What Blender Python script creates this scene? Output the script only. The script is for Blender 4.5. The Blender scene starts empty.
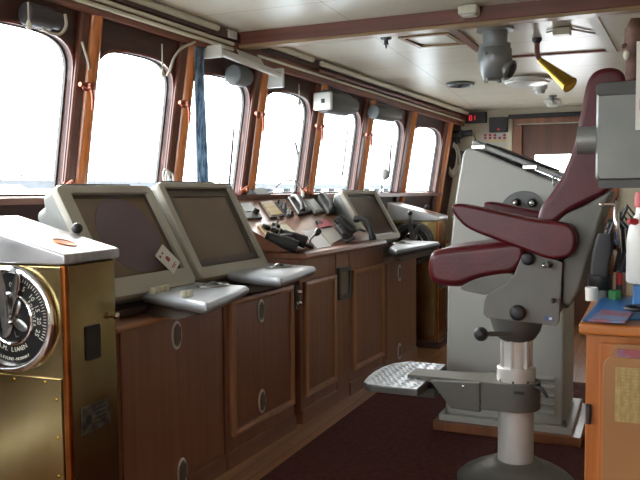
import bpy, bmesh, math, random
from mathutils import Vector, Matrix, noise
random.seed(4)
PI = math.pi
SC = bpy.context.scene
COL = SC.collection

# ------------------------------------------------------------------ camera
H = 1.3; FPX = 750.0
YAW = math.radians(23.75); PIT = math.atan(48/750); ROL = math.radians(.5)
F0 = Vector((-math.sin(YAW), math.cos(YAW), 0)); R0 = Vector((math.cos(YAW), math.sin(YAW), 0)); ZA = Vector((0, 0, 1))
FW = F0*math.cos(PIT) - ZA*math.sin(PIT); U1 = F0*math.sin(PIT) + ZA*math.cos(PIT)
RT = R0*math.cos(ROL) - U1*math.sin(ROL); UP = U1*math.cos(ROL) + R0*math.sin(ROL)
CAM = Vector((0, 0, H))
cd = bpy.data.cameras.new('camera'); cam = bpy.data.objects.new('camera', cd); COL.objects.link(cam)
cd.sensor_width = 36; cd.lens = FPX/640*36; cd.clip_start = .05; cd.clip_end = 500
m = Matrix((RT, UP, -FW)).transposed().to_4x4(); m.translation = CAM
cam.matrix_world = m
SC.camera = cam

# measuring helpers: where the line of sight of a photo pixel meets a real surface
def ray(u, v): return FW + RT*((u-320)/FPX) + UP*((240-v)/FPX)
def ax(u, v, x): d = ray(u, v); return CAM + d*(x/d.x)
def ay(u, v, y): d = ray(u, v); return CAM + d*(y/d.y)
def az(u, v, z): d = ray(u, v); return CAM + d*((z-H)/d.z)
def ap(u, v, p0, n): d = ray(u, v); return CAM + d*((p0-CAM).dot(n)/d.dot(n))
def hit(u, v, f, far=14):
    d = ray(u, v); lo, hi = .2, far
    s0 = f(CAM+d*lo) > 0
    for i in range(50):
        mi = (lo+hi)/2
        if (f(CAM+d*mi) > 0) == s0: lo = mi
        else: hi = mi
    return CAM + d*lo

# ------------------------------------------------------------------ materials
def lin(c):
    if isinstance(c, str):
        c = c.lstrip('#'); c = [int(c[i:i+2], 16)/255 for i in (0, 2, 4)]
    return tuple(x/12.92 if x <= .04045 else ((x+.055)/1.055)**2.4 for x in c) + (1.0,)
MATS = {}
def mat(name, col, rough=.5, metal=0, col2=None, scale=(8, 8, 8), bump=0, bscale=60, spec=.5, coat=0, detail=4, contrast=(.35, .65), emit=None, estr=0, sheen=0):
    if name in MATS: return MATS[name]
    m = bpy.data.materials.new(name); m.use_nodes = True; nt = m.node_tree; N = nt.nodes; L = nt.links
    b = N['Principled BSDF']
    b.inputs['Base Color'].default_value = lin(col); b.inputs['Roughness'].default_value = rough; b.inputs['Metallic'].default_value = metal
    b.inputs['Specular IOR Level'].default_value = spec; b.inputs['Coat Weight'].default_value = coat; b.inputs['Coat Roughness'].default_value = .12
    tc = N.new('ShaderNodeTexCoord')
    if col2:
        mp = N.new('ShaderNodeMapping'); mp.inputs['Scale'].default_value = scale; L.new(tc.outputs['Object'], mp.inputs['Vector'])
        nz = N.new('ShaderNodeTexNoise'); nz.inputs['Scale'].default_value = 1; nz.inputs['Detail'].default_value = detail; L.new(mp.outputs[0], nz.inputs['Vector'])
        cr = N.new('ShaderNodeValToRGB'); cr.color_ramp.elements[0].position = contrast[0]; cr.color_ramp.elements[1].position = contrast[1]
        cr.color_ramp.elements[0].color = lin(col2); cr.color_ramp.elements[1].color = lin(col)
        L.new(nz.outputs['Fac'], cr.inputs['Fac']); L.new(cr.outputs['Color'], b.inputs['Base Color'])
    if bump:
        n2 = N.new('ShaderNodeTexNoise'); n2.inputs['Scale'].default_value = bscale; n2.inputs['Detail'].default_value = 3; L.new(tc.outputs['Object'], n2.inputs['Vector'])
        bp = N.new('ShaderNodeBump'); bp.inputs['Strength'].default_value = bump; bp.inputs['Distance'].default_value = .004
        L.new(n2.outputs['Fac'], bp.inputs['Height']); L.new(bp.outputs[0], b.inputs['Normal'])
    if emit:
        b.inputs['Emission Color'].default_value = lin(emit); b.inputs['Emission Strength'].default_value = estr
    MATS[name] = m
    return m
def wood(name, c1, c2, axis='z', rough=.42, coat=.15, fine=26):
    long_ = {'x': (1.2, fine, fine), 'y': (fine, 1.2, fine), 'z': (fine, fine, 1.2)}[axis]
    return mat(name, c1, rough, col2=c2, scale=long_, detail=6, contrast=(.3, .7), coat=coat)
def groove_nodes(m, axis, period, width, dark, offset=0):
    """panel seams: a thin groove of the darker joint colour every period metres"""
    nt = m.node_tree; N = nt.nodes; L = nt.links; b = N['Principled BSDF']
    tc = N.new('ShaderNodeTexCoord'); sp = N.new('ShaderNodeSeparateXYZ'); L.new(tc.outputs['Object'], sp.inputs[0])
    fac = None
    for a, p, w, o in zip(axis, period, width, offset if isinstance(offset, (list, tuple)) else [offset]*len(axis)):
        ad = N.new('ShaderNodeMath'); ad.operation = 'ADD'; ad.inputs[1].default_value = o; L.new(sp.outputs['XYZ'.index(a)], ad.inputs[0])
        dv = N.new('ShaderNodeMath'); dv.operation = 'DIVIDE'; dv.inputs[1].default_value = p; L.new(ad.outputs[0], dv.inputs[0])
        fr = N.new('ShaderNodeMath'); fr.operation = 'FRACT'; L.new(dv.outputs[0], fr.inputs[0])
        lt = N.new('ShaderNodeMath'); lt.operation = 'LESS_THAN'; lt.inputs[1].default_value = w/p; L.new(fr.outputs[0], lt.inputs[0])
        if fac is None: fac = lt
        else:
            mx = N.new('ShaderNodeMath'); mx.operation = 'MAXIMUM'; L.new(fac.outputs[0], mx.inputs[0]); L.new(lt.outputs[0], mx.inputs[1]); fac = mx
    mix = N.new('ShaderNodeMix'); mix.data_type = 'RGBA'
    src = b.inputs['Base Color'].links[0].from_socket if b.inputs['Base Color'].links else None
    if src: L.new(src, mix.inputs['A'])
    else: mix.inputs['A'].default_value = b.inputs['Base Color'].default_value
    mix.inputs['B'].default_value = lin(dark)
    L.new(fac.outputs[0], mix.inputs['Factor']); L.new(mix.outputs['Result'], b.inputs['Base Color'])
    return m
def glass_mat(name, tint=(1, 1, 1, 1), refl=.06):
    m = bpy.data.materials.new(name); m.use_nodes = True; nt = m.node_tree; N = nt.nodes; L = nt.links
    N.remove(N['Principled BSDF'])
    t = N.new('ShaderNodeBsdfTransparent'); t.inputs[0].default_value = tint
    g = N.new('ShaderNodeBsdfGlossy'); g.inputs['Roughness'].default_value = .02
    mx = N.new('ShaderNodeMixShader'); mx.inputs[0].default_value = refl
    L.new(t.outputs[0], mx.inputs[1]); L.new(g.outputs[0], mx.inputs[2]); L.new(mx.outputs[0], N['Material Output'].inputs[0])
    return m

M_cab = wood('cabinet wood', '#8a5f4b', '#78503e', 'z', rough=.4)
M_cabh = wood('cabinet wood cross', '#865c49', '#74503e', 'y', rough=.4)
M_mould = wood('moulding wood', '#a87a56', '#88593a', 'z', rough=.35, coat=.3)
M_mould_h = wood('moulding wood cross', '#a87a56', '#88593a', 'y', rough=.35, coat=.3)
M_panelwood = wood('desk wood', '#8b5942', '#724733', 'y', rough=.4)
M_post_lit = wood('lit varnished mahogany', '#cf7f42', '#a55a2a', 'z', rough=.25, coat=.5)  # orange lightened to carry daylight on the far side of each post
M_mullion = wood('mullion board', '#6b3f30', '#542e23', 'z', rough=.35, coat=.3)
M_frame = wood('window frame wood', '#7a3c2a', '#582618', 'z', rough=.3, coat=.4)
M_header = wood('dark header wood', '#4d2f27', '#3a221c', 'y', rough=.5)
M_beam = wood('beam wood', '#7d4b3b', '#603529', 'x', rough=.45)
M_strip = wood('strip wood', '#8a5744', '#6b3e30', 'y', rough=.4)
M_orange = wood('orange desk wood', '#bd7436', '#9d5926', 'z', rough=.4, coat=.2)
M_orange_h = wood('orange desk wood cross', '#c97f3c', '#a86127', 'x', rough=.4, coat=.2)
M_doorwood = wood('door wood', '#70422a', '#54301f', 'z', rough=.45)
M_doortrim = wood('door trim wood', '#8e5735', '#6f4025', 'z', rough=.4)
M_hatch = wood('hatch trim wood', '#a88a63', '#8a6c48', 'x', rough=.45)
M_floor = wood('floor wood', '#a97a54', '#86593b', 'y', rough=.35, coat=.2)
groove_nodes(M_floor, 'XY', [.075, .9], [.004, .004], '#4a2f20')
M_carpet = mat('carpet', '#5d3b38', .95, col2='#4d2f2e', scale=(40, 40, 40), bump=.8, bscale=400, spec=.1)
M_ceil = mat('ceiling panel', '#dcd5c3', .33, col2='#d2cab6', scale=(1.2, 1.2, 1))
groove_nodes(M_ceil, 'YX', [.43, 2.4], [.005, .005], '#8f8672', [.17, .9])
M_wall = mat('beige wall paint', '#c9c2ab', .5, col2='#bcb49c', scale=(2, 2, 2))
M_beige = mat('beige trim paint', '#cfc6ac', .45)
M_white = mat('white paint', '#d9d8d0', .4)
M_whitepl = mat('white plastic', '#d6d5cd', .45)
M_cream = mat('cream plastic', '#cfcab4', .4)
M_brass = mat('brass', '#bca97c', .24, 1, col2='#a08a58', scale=(5, 5, 4), bump=.12, bscale=12)
M_brassedge = mat('copper edge', '#a8622f', .3, 1, col2='#874820', scale=(4, 4, 9))
M_hornbrass = mat('polished brass', '#b8933a', .25, 1)
M_lid = mat('brushed aluminium lid', '#c8c9ca', .3, .6, col2='#b0b0b2', scale=(3, 40, 3))
M_alu = mat('aluminium', '#a9a9a6', .32, 1, col2='#969694', scale=(6, 6, 30))
M_chrome = mat('chrome', '#d6d6d6', .1, 1)
M_steelpole = mat('satin steel pole', '#d2d2ce', .36, .35, col2='#c6c6c2', scale=(12, 12, 2))
M_radar = mat('radar housing grey', '#b8b4a8', .42, col2='#aeaa9d', scale=(3, 3, 3))
M_radars = mat('radar side grey', '#8d908d', .5)
M_bezel = mat('bezel dark brown', '#4d423a', .4)
M_screen = mat('radar screen', '#7a6a59', .16, col2='#715f4b', scale=(2, 2, 2))
M_disc = mat('radar plot disc', '#6d5f66', .18)
M_screen_b = mat('flat screen dark', '#5c5049', .14)
M_keypad = mat('keypad blue grey', '#a4aab0', .38, .25)
M_black = mat('black plastic', '#1c1c1d', .4)
M_black2 = mat('soft black', '#27272a', .55)
M_dial = mat('dial black', '#121213', .35)
M_dkgrey = mat('dark grey plastic', '#4c4c4a', .5)
M_chairgrey = mat('chair shell grey', '#686862', .5, col2='#5f5f5a', scale=(6, 6, 6))
M_chairdk = mat('chair arm dark grey', '#55554f', .5)
M_maroon = mat('maroon leather', '#541019', .36, col2='#470c14', scale=(7, 7, 7), bump=.2, bscale=90, spec=.4)
M_lock = mat('locker grey paint', '#aeafa8', .42, col2='#a3a49d', scale=(1.5, 1.5, 3.5), contrast=(.2, .8))
M_lockd = mat('locker dark grey', '#5f6160', .45)
M_box = mat('grey metal box', '#7c7e7a', .4, .5, col2='#727471', scale=(8, 8, 8))
M_boxd = mat('grey box lip', '#4b4c4b', .5)
M_vent = mat('ventilator grey', '#8a8c8a', .38, .35, col2='#7e807e', scale=(5, 5, 5))
M_copper = mat('copper latch', '#a0604e', .3, .8)
M_red = mat('red plastic', '#b5202a', .4)
M_redd = mat('deep red label', '#a03238', .5)
M_yellow = mat('yellow label', '#d8c15a', .5)
M_pink = mat('pink cover', '#b8596a', .45)
M_paper = mat('paper', '#cfcfcf', .6)
M_paper2 = mat('printed paper', '#b9b7b0', .6)
M_tan = mat('tan sheet', '#b39d68', .55, col2='#9c8652', scale=(90, 4, 40))
M_board = mat('leather brown board', '#a5764c', .42, col2='#986a42', scale=(4, 4, 4))
M_blue = mat('blue cover', '#3c7cbc', .4, col2='#336fab', scale=(5, 5, 5))
M_bluelt = mat('magazine cover', '#7f9ac4', .35, col2='#a35c62', scale=(9, 9, 3), contrast=(.4, .6))
M_magedge = mat('magazine page edges', '#c6c3b9', .6)
M_green = mat('green plastic', '#2f7f46', .4)
M_curtain = mat('blue grey curtain', '#93a3b0', .8, col2='#7d8d9b', scale=(30, 30, 2))
def cloth_mat(name, col):
    m = bpy.data.materials.new(name); m.use_nodes = True; nt = m.node_tree; b = nt.nodes['Principled BSDF']
    tr = nt.nodes.new('ShaderNodeBsdfTranslucent'); mx = nt.nodes.new('ShaderNodeMixShader'); mx.inputs[0].default_value = .5
    tc = nt.nodes.new('ShaderNodeTexCoord'); mp = nt.nodes.new('ShaderNodeMapping'); mp.inputs['Scale'].default_value = (60, 60, 1)
    nz = nt.nodes.new('ShaderNodeTexNoise'); cr = nt.nodes.new('ShaderNodeValToRGB'); cr.color_ramp.elements[0].color = lin(col[0]); cr.color_ramp.elements[1].color = lin(col[1])
    cr.color_ramp.elements[0].position = .38; cr.color_ramp.elements[1].position = .6
    nz.inputs['Scale'].default_value = 1
    L = nt.links; L.new(tc.outputs['Object'], mp.inputs[0]); L.new(mp.outputs[0], nz.inputs['Vector']); L.new(nz.outputs['Fac'], cr.inputs[0])
    L.new(cr.outputs[0], b.inputs['Base Color']); L.new(cr.outputs[0], tr.inputs[0]); b.inputs['Roughness'].default_value = .8
    L.new(b.outputs[0], mx.inputs[1]); L.new(tr.outputs[0], mx.inputs[2]); L.new(mx.outputs[0], nt.nodes['Material Output'].inputs[0])
    return m
M_curtain = cloth_mat('gathered curtain cloth', ('#5d7385', '#a9bccb'))
M_framecover = mat('frame cover', '#6d6156', .4)
M_cable = mat('pale cable', '#b9b2a0', .5)
M_cabled = mat('dark cable', '#2b2826', .5)
M_led = mat('red led', '#ff2030', .4, emit='#ff2638', estr=.7)
M_label = mat('label plate', '#77756f', .35, .6, col2='#4b4a48', scale=(14, 30, 30))
M_letter = mat('engraved white', '#d3d2c4', .5)
M_bottle = mat('white bottle', '#d2d2cc', .35)
M_flag = mat('blue sticker', '#3d5b8c', .45)
M_glass = glass_mat('window glass')
M_sea = mat('sea water', '#a9b4bb', .25)
M_quay = mat('quay concrete', '#4d5155', .8, col2='#44484c', scale=(.3, .3, .3))
M_house = mat('house paint', '#5f5a55', .8)
M_houseroof = mat('house roof', '#46403d', .8)
M_tread = mat('tread plate', '#c6ccd3', .34, .7)
M_motor = mat('dark motor', '#3a3638', .55)
M_brownthing = mat('brown cloth', '#4f352c', .7, col2='#6f5144', scale=(25, 25, 25))
M_lampglass = mat('lamp diffuser', '#dcd9cf', .3)
M_oval = mat('vent ring nickel', '#cfccc6', .3, .6)
M_ovalin = mat('vent mesh', '#77716a', .4, .5)

# ------------------------------------------------------------------ mesh building
class MB:
    def __init__(self): self.v = []; self.f = []
    def add(self, vs, fs, M=None):
        o = len(self.v)
        for p in vs:
            p = Vector(p); self.v.append(M @ p if M else p)
        for f in fs: self.f.append([i+o for i in f])
        return self
    def box(self, c, s, M=None):
        x, y, z = [k/2 for k in s]; c = Vector(c)
        vs = [c+Vector((a*x, b*y, d*z)) for d in (-1, 1) for b in (-1, 1) for a in (-1, 1)]
        return self.add(vs, [(0, 2, 3, 1), (4, 5, 7, 6), (0, 1, 5, 4), (1, 3, 7, 5), (3, 2, 6, 7), (2, 0, 4, 6)], M)
    def loft(self, rings, caps=True, closed=True, M=None):
        n = len(rings[0]); vs = [p for r in rings for p in r]; fs = []
        for i in range(len(rings)-1):
            for j in range(n if closed else n-1):
                k = (j+1) % n
                fs.append((i*n+j, i*n+k, (i+1)*n+k, (i+1)*n+j))
        if caps: fs.append(tuple(range(n-1, -1, -1))); fs.append(tuple((len(rings)-1)*n+j for j in range(n)))
        return self.add(vs, fs, M)
    def prism(self, poly, d, M=None):
        """world polygon (list of points) pushed along vector d"""
        d = Vector(d); return self.loft([[Vector(p) for p in poly], [Vector(p)+d for p in poly]], M=M)
    def lathe(self, prof, seg=24, M=None, caps=True):
        rings = [[Vector((r*math.cos(2*PI*k/seg), r*math.sin(2*PI*k/seg), z)) for k in range(seg)] for r, z in prof]
        return self.loft(rings, caps=caps, M=M)
    def tube(self, pts, r, seg=10, M=None):
        pts = [Vector(p) for p in pts]; n = len(pts); rings = []; nrm = None
        rr = r if isinstance(r, (list, tuple)) else [r]*n
        for i, p in enumerate(pts):
            t = (pts[min(i+1, n-1)] - pts[max(i-1, 0)]).normalized()
            if nrm is None: nrm = t.orthogonal().normalized()
            else:
                nrm = nrm - t*nrm.dot(t)
                nrm = nrm.normalized() if nrm.length > 1e-6 else t.orthogonal().normalized()
            b = t.cross(nrm)
            rings.append([p + (nrm*math.cos(2*PI*k/seg) + b*math.sin(2*PI*k/seg))*rr[i] for k in range(seg)])
        return self.loft(rings, M=M)
    def sphere(self, c, r, seg=16, M=None, sq=(1, 1, 1)):
        n = seg//2; c = Vector(c); rings = []
        for i in range(n+1):
            a = PI*i/n; rad = max(math.sin(a), .01)
            rings.append([c + Vector((sq[0]*r*rad*math.cos(2*PI*k/seg), sq[1]*r*rad*math.sin(2*PI*k/seg), -sq[2]*r*math.cos(a))) for k in range(seg)])
        return self.loft(rings, M=M)
    def torus(self, R, r, seg=40, s2=10, M=None, sx=1, sy=1):
        vs = []; fs = []
        for i in range(seg):
            a = 2*PI*i/seg
            for j in range(s2):
                b = 2*PI*j/s2; q = R + r*math.cos(b)
                vs.append((sx*q*math.cos(a), sy*q*math.sin(a), r*math.sin(b)))
        for i in range(seg):
            for j in range(s2):
                fs.append((i*s2+j, ((i+1) % seg)*s2+j, ((i+1) % seg)*s2+(j+1) % s2, i*s2+(j+1) % s2))
        return self.add(vs, fs, M)
    def build(self, name, material, parent=None, bevel=0, seg=2, smooth=True, angle=38, kind=None, sub=0):
        c = Vector((0, 0, 0))
        lo = [min(p[i] for p in self.v) for i in range(3)]; hi = [max(p[i] for p in self.v) for i in range(3)]
        c = Vector([(a+b)/2 for a, b in zip(lo, hi)])
        me = bpy.data.meshes.new(name); me.from_pydata([p-c for p in self.v], [], self.f)
        bm = bmesh.new(); bm.from_mesh(me); bmesh.ops.recalc_face_normals(bm, faces=bm.faces[:])
        if smooth:
            for f in bm.faces: f.smooth = True
            for e in bm.edges:
                if len(e.link_faces) == 2 and e.calc_face_angle(0) > math.radians(angle): e.smooth = False
        bm.to_mesh(me); bm.free()
        me.materials.append(material)
        o = bpy.data.objects.new(name, me); COL.objects.link(o)
        o.location = c
        WM[o] = Matrix.Translation(c)
        if parent is not None:
            o.parent = parent; o.matrix_parent_inverse = WM[parent].inverted()
        if bevel:
            b = o.modifiers.new('bevel', 'BEVEL'); b.width = bevel; b.segments = seg; b.limit_method = 'ANGLE'; b.angle_limit = math.radians(40)
            b.harden_normals = False
            for e in me.edges: e.use_edge_sharp = False
            if seg > 1:
                w = o.modifiers.new('normals', 'WEIGHTED_NORMAL'); w.keep_sharp = True
        if sub:
            s = o.modifiers.new('sub', 'SUBSURF'); s.levels = sub; s.render_levels = sub
        if kind: o['kind'] = kind
        return o
WM = {}
LABELS = {}
def tag(o, label, cat, group=None, kind=None):
    o['label'] = label; o['category'] = cat
    if group: o['group'] = group
    if kind: o['kind'] = kind
    return o
def thing(name, label, cat, loc=(0, 0, 0), group=None):
    o = bpy.data.objects.new(name, None); COL.objects.link(o); o.location = loc; o.empty_display_size = .05
    WM[o] = Matrix.Translation(Vector(loc))
    return tag(o, label, cat, group)
def copy_tree(o, delta, parent=None):
    c = o.copy(); COL.objects.link(c)
    if parent is None: c.location = Vector(o.location) + Vector(delta)
    else: c.parent = parent
    for ch in list(o.children): copy_tree(ch, delta, c)
    return c
def rotz(a): return Matrix.Rotation(a, 4, 'Z')
def frame(o, x, y, z):
    """matrix from an origin and three axis vectors"""
    m = Matrix((Vector(x).normalized(), Vector(y).normalized(), Vector(z).normalized())).transposed().to_4x4(); m.translation = Vector(o); return m
def along(p, q):
    """matrix whose z axis runs from p to q, origin p"""
    z = (Vector(q)-Vector(p)).normalized(); x = z.orthogonal().normalized(); return frame(p, x, z.cross(x), z)
def rrect(w, h, r, n=5, cx=0, cy=0):
    pts = []
    for (sx, sy, a0) in ((1, 1, 0), (-1, 1, PI/2), (-1, -1, PI), (1, -1, 1.5*PI)):
        for k in range(n+1):
            a = a0 + PI/2*k/n; pts.append((cx+sx*(w/2-r)+r*math.cos(a), cy+sy*(h/2-r)+r*math.sin(a)))
    return pts
def slab2(pts2, z0, z1, M): return [[M @ Vector((x, y, z)) for x, y in pts2] for z in (z0, z1)]
def text_mb(mb, s, size, M, align='CENTER', depth=.001):
    cu = bpy.data.curves.new('lettering', 'FONT'); cu.body = s; cu.size = size; cu.align_x = align; cu.align_y = 'CENTER'; cu.extrude = depth; cu.resolution_u = 2
    ob = bpy.data.objects.new('lettering', cu)
    COL.objects.link(ob); dg = bpy.context.evaluated_depsgraph_get(); me = bpy.data.meshes.new_from_object(ob.evaluated_get(dg))
    mb.add([v.co.copy() for v in me.vertices], [list(p.vertices) for p in me.polygons], M)
    bpy.data.objects.remove(ob); bpy.data.meshes.remove(me); bpy.data.curves.remove(cu)

# ------------------------------------------------------------------ the wheelhouse shell
W0, KW, RK = 2.75, .016, .16
def XW(y, z): return -W0 + KW*y*y + RK*(z-1.3)
def zc(y): return 2.34 - .0045*y*y
def wallP(y, z, d=0):
    """point on the window wall, d metres inboard"""
    t = Vector((2*KW*y, 1, 0)).normalized(); up = Vector((RK, 0, 1)).normalized(); n = t.cross(up)
    if n.x < 0: n = -n
    return Vector((XW(y, z), y, z)) + n*d
YF, YB, XR = 7.5, -2.5, 1.5
PITCH = .717; HW = .29
def ztop(y): return 2.062 - .0036*y*y
SILL = 1.288
def opening(yc, grow=0):
    """outline of a window, counter-clockwise in (y, z), arched at the top"""
    w = HW+grow; zt = ztop(yc)+grow; rise = .2; zs = zt-rise; pts = []
    zb = SILL-grow
    pts += [(yc-w, zb), (yc-w/3, zb), (yc+w/3, zb), (yc+w, zb), (yc+w, zb+(zs-zb)*.33), (yc+w, zb+(zs-zb)*.66)]
    n = 22
    for k in range(n+1):
        a = PI*k/n; c, s = math.cos(a), math.sin(a); e = 2/3.2
        pts.append((yc + w*math.copysign(abs(c)**e, c), zs + rise*abs(s)**e))
    pts += [(yc-w, zb+(zs-zb)*.66), (yc-w, zb+(zs-zb)*.33)]
    return pts
def to_rect(yc, pts, y0, y1, z0, z1):
    cz = (SILL+ztop(yc))/2; out = []
    for (y, z) in pts:
        dy, dz = y-yc, z-cz; s = 1e9
        if dy > 1e-6: s = min(s, (y1-yc)/dy)
        if dy < -1e-6: s = min(s, (y0-yc)/dy)
        if dz > 1e-6: s = min(s, (z1-cz)/dz)
        if dz < -1e-6: s = min(s, (z0-cz)/dz)
        out.append([yc+dy*s, cz+dz*s])
    for cy, cz2 in ((y0, z0), (y1, z0), (y1, z1), (y0, z1)):
        k = min(range(len(out)), key=lambda i: (out[i][0]-cy)**2+(out[i][1]-cz2)**2); out[k] = [cy, cz2]
    return out
mb = MB(); centers = [2.542+PITCH*k for k in range(-6, 7)]
y_lo = centers[0]-PITCH/2
for yc in centers:
    y0, y1 = yc-PITCH/2, yc+PITCH/2
    op = opening(yc); rc = to_rect(yc, op, y0, y1, .85, zc(yc)+.06); n = len(op)
    rings = [[wallP(y, z, 0) for y, z in rc], [wallP(y, z, 0) for y, z in op], [wallP(y, z, -.05) for y, z in op], [wallP(y, z, -.05) for y, z in rc]]
    mb.loft(rings, caps=False)
    mb.loft([[wallP(y0, 0, 0), wallP(y1, 0, 0), wallP(y1, .85, 0), wallP(y0, .85, 0)], [wallP(y0, 0, -.05), wallP(y1, 0, -.05), wallP(y1, .85, -.05), wallP(y0, .85, -.05)]])
for ya, yb in ((YB-.05, y_lo), (centers[-1]+PITCH/2, YF+.05)):
    mb.loft([[wallP(ya, 0), wallP(yb, 0), wallP(yb, zc(yb)+.06), wallP(ya, zc(ya)+.06)], [wallP(ya, 0, -.09), wallP(yb, 0, -.09), wallP(yb, zc(yb)+.06, -.09), wallP(ya, zc(ya)+.06, -.09)]])
mb.build('wall_left', M_header, kind='structure', angle=30)

# half-round varnished mullions between the windows; window light is put into their orange
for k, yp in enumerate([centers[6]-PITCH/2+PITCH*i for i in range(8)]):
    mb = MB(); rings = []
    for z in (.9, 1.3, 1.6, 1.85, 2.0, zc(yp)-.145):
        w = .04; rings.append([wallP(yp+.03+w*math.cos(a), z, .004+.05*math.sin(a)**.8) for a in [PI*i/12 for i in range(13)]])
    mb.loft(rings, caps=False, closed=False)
    mb.build('trim_%d' % (k+1), M_post_lit, kind='structure', angle=60)
    mb = MB(); zt_ = zc(yp)-.145
    mb.loft([[wallP(yp+a, z, b) for a, b in ((-.065, .002), (-.065, .02), (-.055, .028), (-.01, .028), (-.01, .002))] for z in (.9, 1.3, 1.7, 2.0, zt_)])
    mb.build('trim_%d' % (k+21), M_mullion, kind='structure', angle=30)

# windows: varnished frame ring and a pane each
for k, yc in enumerate(centers[6:]):
    w = bpy.data.objects.new('window_%d' % (k+1), None); COL.objects.link(w); w.location = wallP(yc, SILL); WM[w] = Matrix.Translation(w.location); w['kind'] = 'structure'
    a, b = opening(yc, .0), opening(yc, .012)
    mb = MB()
    mb.loft([[wallP(y, z, -.048) for y, z in a], [wallP(y, z, .008) for y, z in a], [wallP(y, z, .008) for y, z in b], [wallP(y, z, .0005) for y, z in b]], caps=False)
    mb.build('window_frame', M_frame, w)
    a2 = opening(yc, -.008)
    mb = MB(); mb.loft([[wallP(y, z, -.05) for y, z in a], [wallP(y, z, -.032) for y, z in a], [wallP(y, z, -.032) for y, z in a2], [wallP(y, z, -.05) for y, z in a2]], caps=False)
    mb.build('rubber_seal', M_dkgrey, w)
    mb = MB(); mb.add([wallP(y, z, -.04) for y, z in a], [list(range(len(a)))]); mb.build('glass', M_glass, w, smooth=False)

# sill board on top of the console back
mb = MB(); ys = [2.1+.2*i for i in range(26)]
mb.loft([[Vector((XW(y, 1.28)+.0, y, 1.255)), Vector((XW(y, 1.28)+.1, y, 1.255)), Vector((XW(y, 1.28)+.1, y, 1.284)), Vector((XW(y, 1.28)+.0, y, 1.284))] for y in ys])
mb.build('trim_9', M_strip, kind='structure')

# floor, carpet, ceiling, far / right / back walls
mb = MB(); mb.box((-.6, 2.5, -.03), (4.6, 10.2, .06)); mb.build('floor', M_floor, kind='structure')
mb = MB(); mb.box((-.14, 2.3, .004), (2.9, 5.9, .008))
tag(mb.build('carpet', M_carpet), 'dark maroon brown carpet covering the middle of the wheelhouse floor', 'carpet')
mb = MB(); ys = [YB-.05+(YF-YB+.1)*i/24 for i in range(25)]
mb.loft([[Vector((-2.9, y, zc(y))), Vector((XR+.05, y, zc(y))), Vector((XR+.05, y, zc(y)+.05)), Vector((-2.9, y, zc(y)+.05))] for y in ys])
mb.build('ceiling', M_ceil, kind='structure')
DX0, DX1, DZ = -1.15, -.35, 1.93
mb = MB()
mb.loft([[Vector((XW(YF, 0)-.03, y, 0)), Vector((DX0, y, 0)), Vector((DX0, y, 2.3)), Vector((XW(YF, 2.3)-.03, y, 2.3))] for y in (YF, YF+.08)]); mb.box(((DX1+XR+.05)/2, YF+.04, 1.15), (XR+.05-DX1, .08, 2.3)); mb.box(((DX0+DX1)/2, YF+.04, (DZ+2.3)/2), (DX1-DX0, .08, 2.3-DZ))
mb.build('wall_far', M_wall, kind='structure')
mb = MB(); mb.box((XR+.04, 2.5, 1.2), (.08, 10.1, 2.4)); mb.build('wall_right', M_wall, kind='structure')
mb = MB(); mb.box((-.6, YB-.04, .42), (4.3, .08, .84)); mb.box((-.6, YB-.04, 2.23), (4.3, .08, .3))
for x in (-2.68, -1.75, -.7): mb.box((x, YB-.04, 1.45), (.16, .08, 1.3))
mb.box((.45, YB-.04, 1.45), (2.2, .08, 1.3))
mb.build('wall_back', M_wall, kind='structure')
for i, (xa, xb) in enumerate(((-2.6, -1.83), (-1.67, -.78))):
    mb = MB(); mb.box(((xa+xb)/2, YB-.04, 1.46), (xb-xa, .01, 1.26)); mb.build('window_%d' % (8+i), M_glass, kind='structure')

# far door
d = bpy.data.objects.new('door_1', None); COL.objects.link(d); d.location = ((DX0+DX1)/2, YF, 0); WM[d] = Matrix.Translation(d.location); d['kind'] = 'structure'
wx0, wx1, wz0, wz1 = -1.03, -.5, 1.1, 1.64
mb = MB(); cx = (DX0+DX1)/2
mb.box((cx, YF+.04, (wz1+DZ)/2), (DX1-DX0, .04, DZ-wz1)); mb.box((cx, YF+.04, wz0/2), (DX1-DX0, .04, wz0))
mb.box(((DX0+wx0)/2, YF+.04, (wz0+wz1)/2), (wx0-DX0, .04, wz1-wz0)); mb.box(((DX1+wx1)/2, YF+.04, (wz0+wz1)/2), (DX1-wx1, .04, wz1-wz0))
mb.build('door_panel', M_doorwood, d)
mb = MB(); mb.box(((wx0+wx1)/2, YF+.04, (wz0+wz1)/2), (wx1-wx0, .008, wz1-wz0)); mb.build('glass', M_glass, d)
mb = MB(); mb.box((DX0-.04, YF-.012, DZ/2), (.09, .03, DZ)); mb.box((DX1+.04, YF-.012, DZ/2), (.09, .03, DZ)); mb.box((cx, YF-.012, DZ+.035), (DX1-DX0+.17, .03, .075))
mb.build('door_frame', M_doortrim, d, bevel=.006)
mb = MB(); mb.tube([(DX1-.08, YF+.02, 1.0), (DX1-.08, YF-.05, 1.0), (DX1-.2, YF-.05, 1.0)], .01); mb.build('door_handle', M_chrome, d)
mb = MB(); mb.box((DX0-.115, YF-.012, 1.0), (.05, .024, 2.0)); mb.build('trim_10', M_beige, kind='structure')

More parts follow.
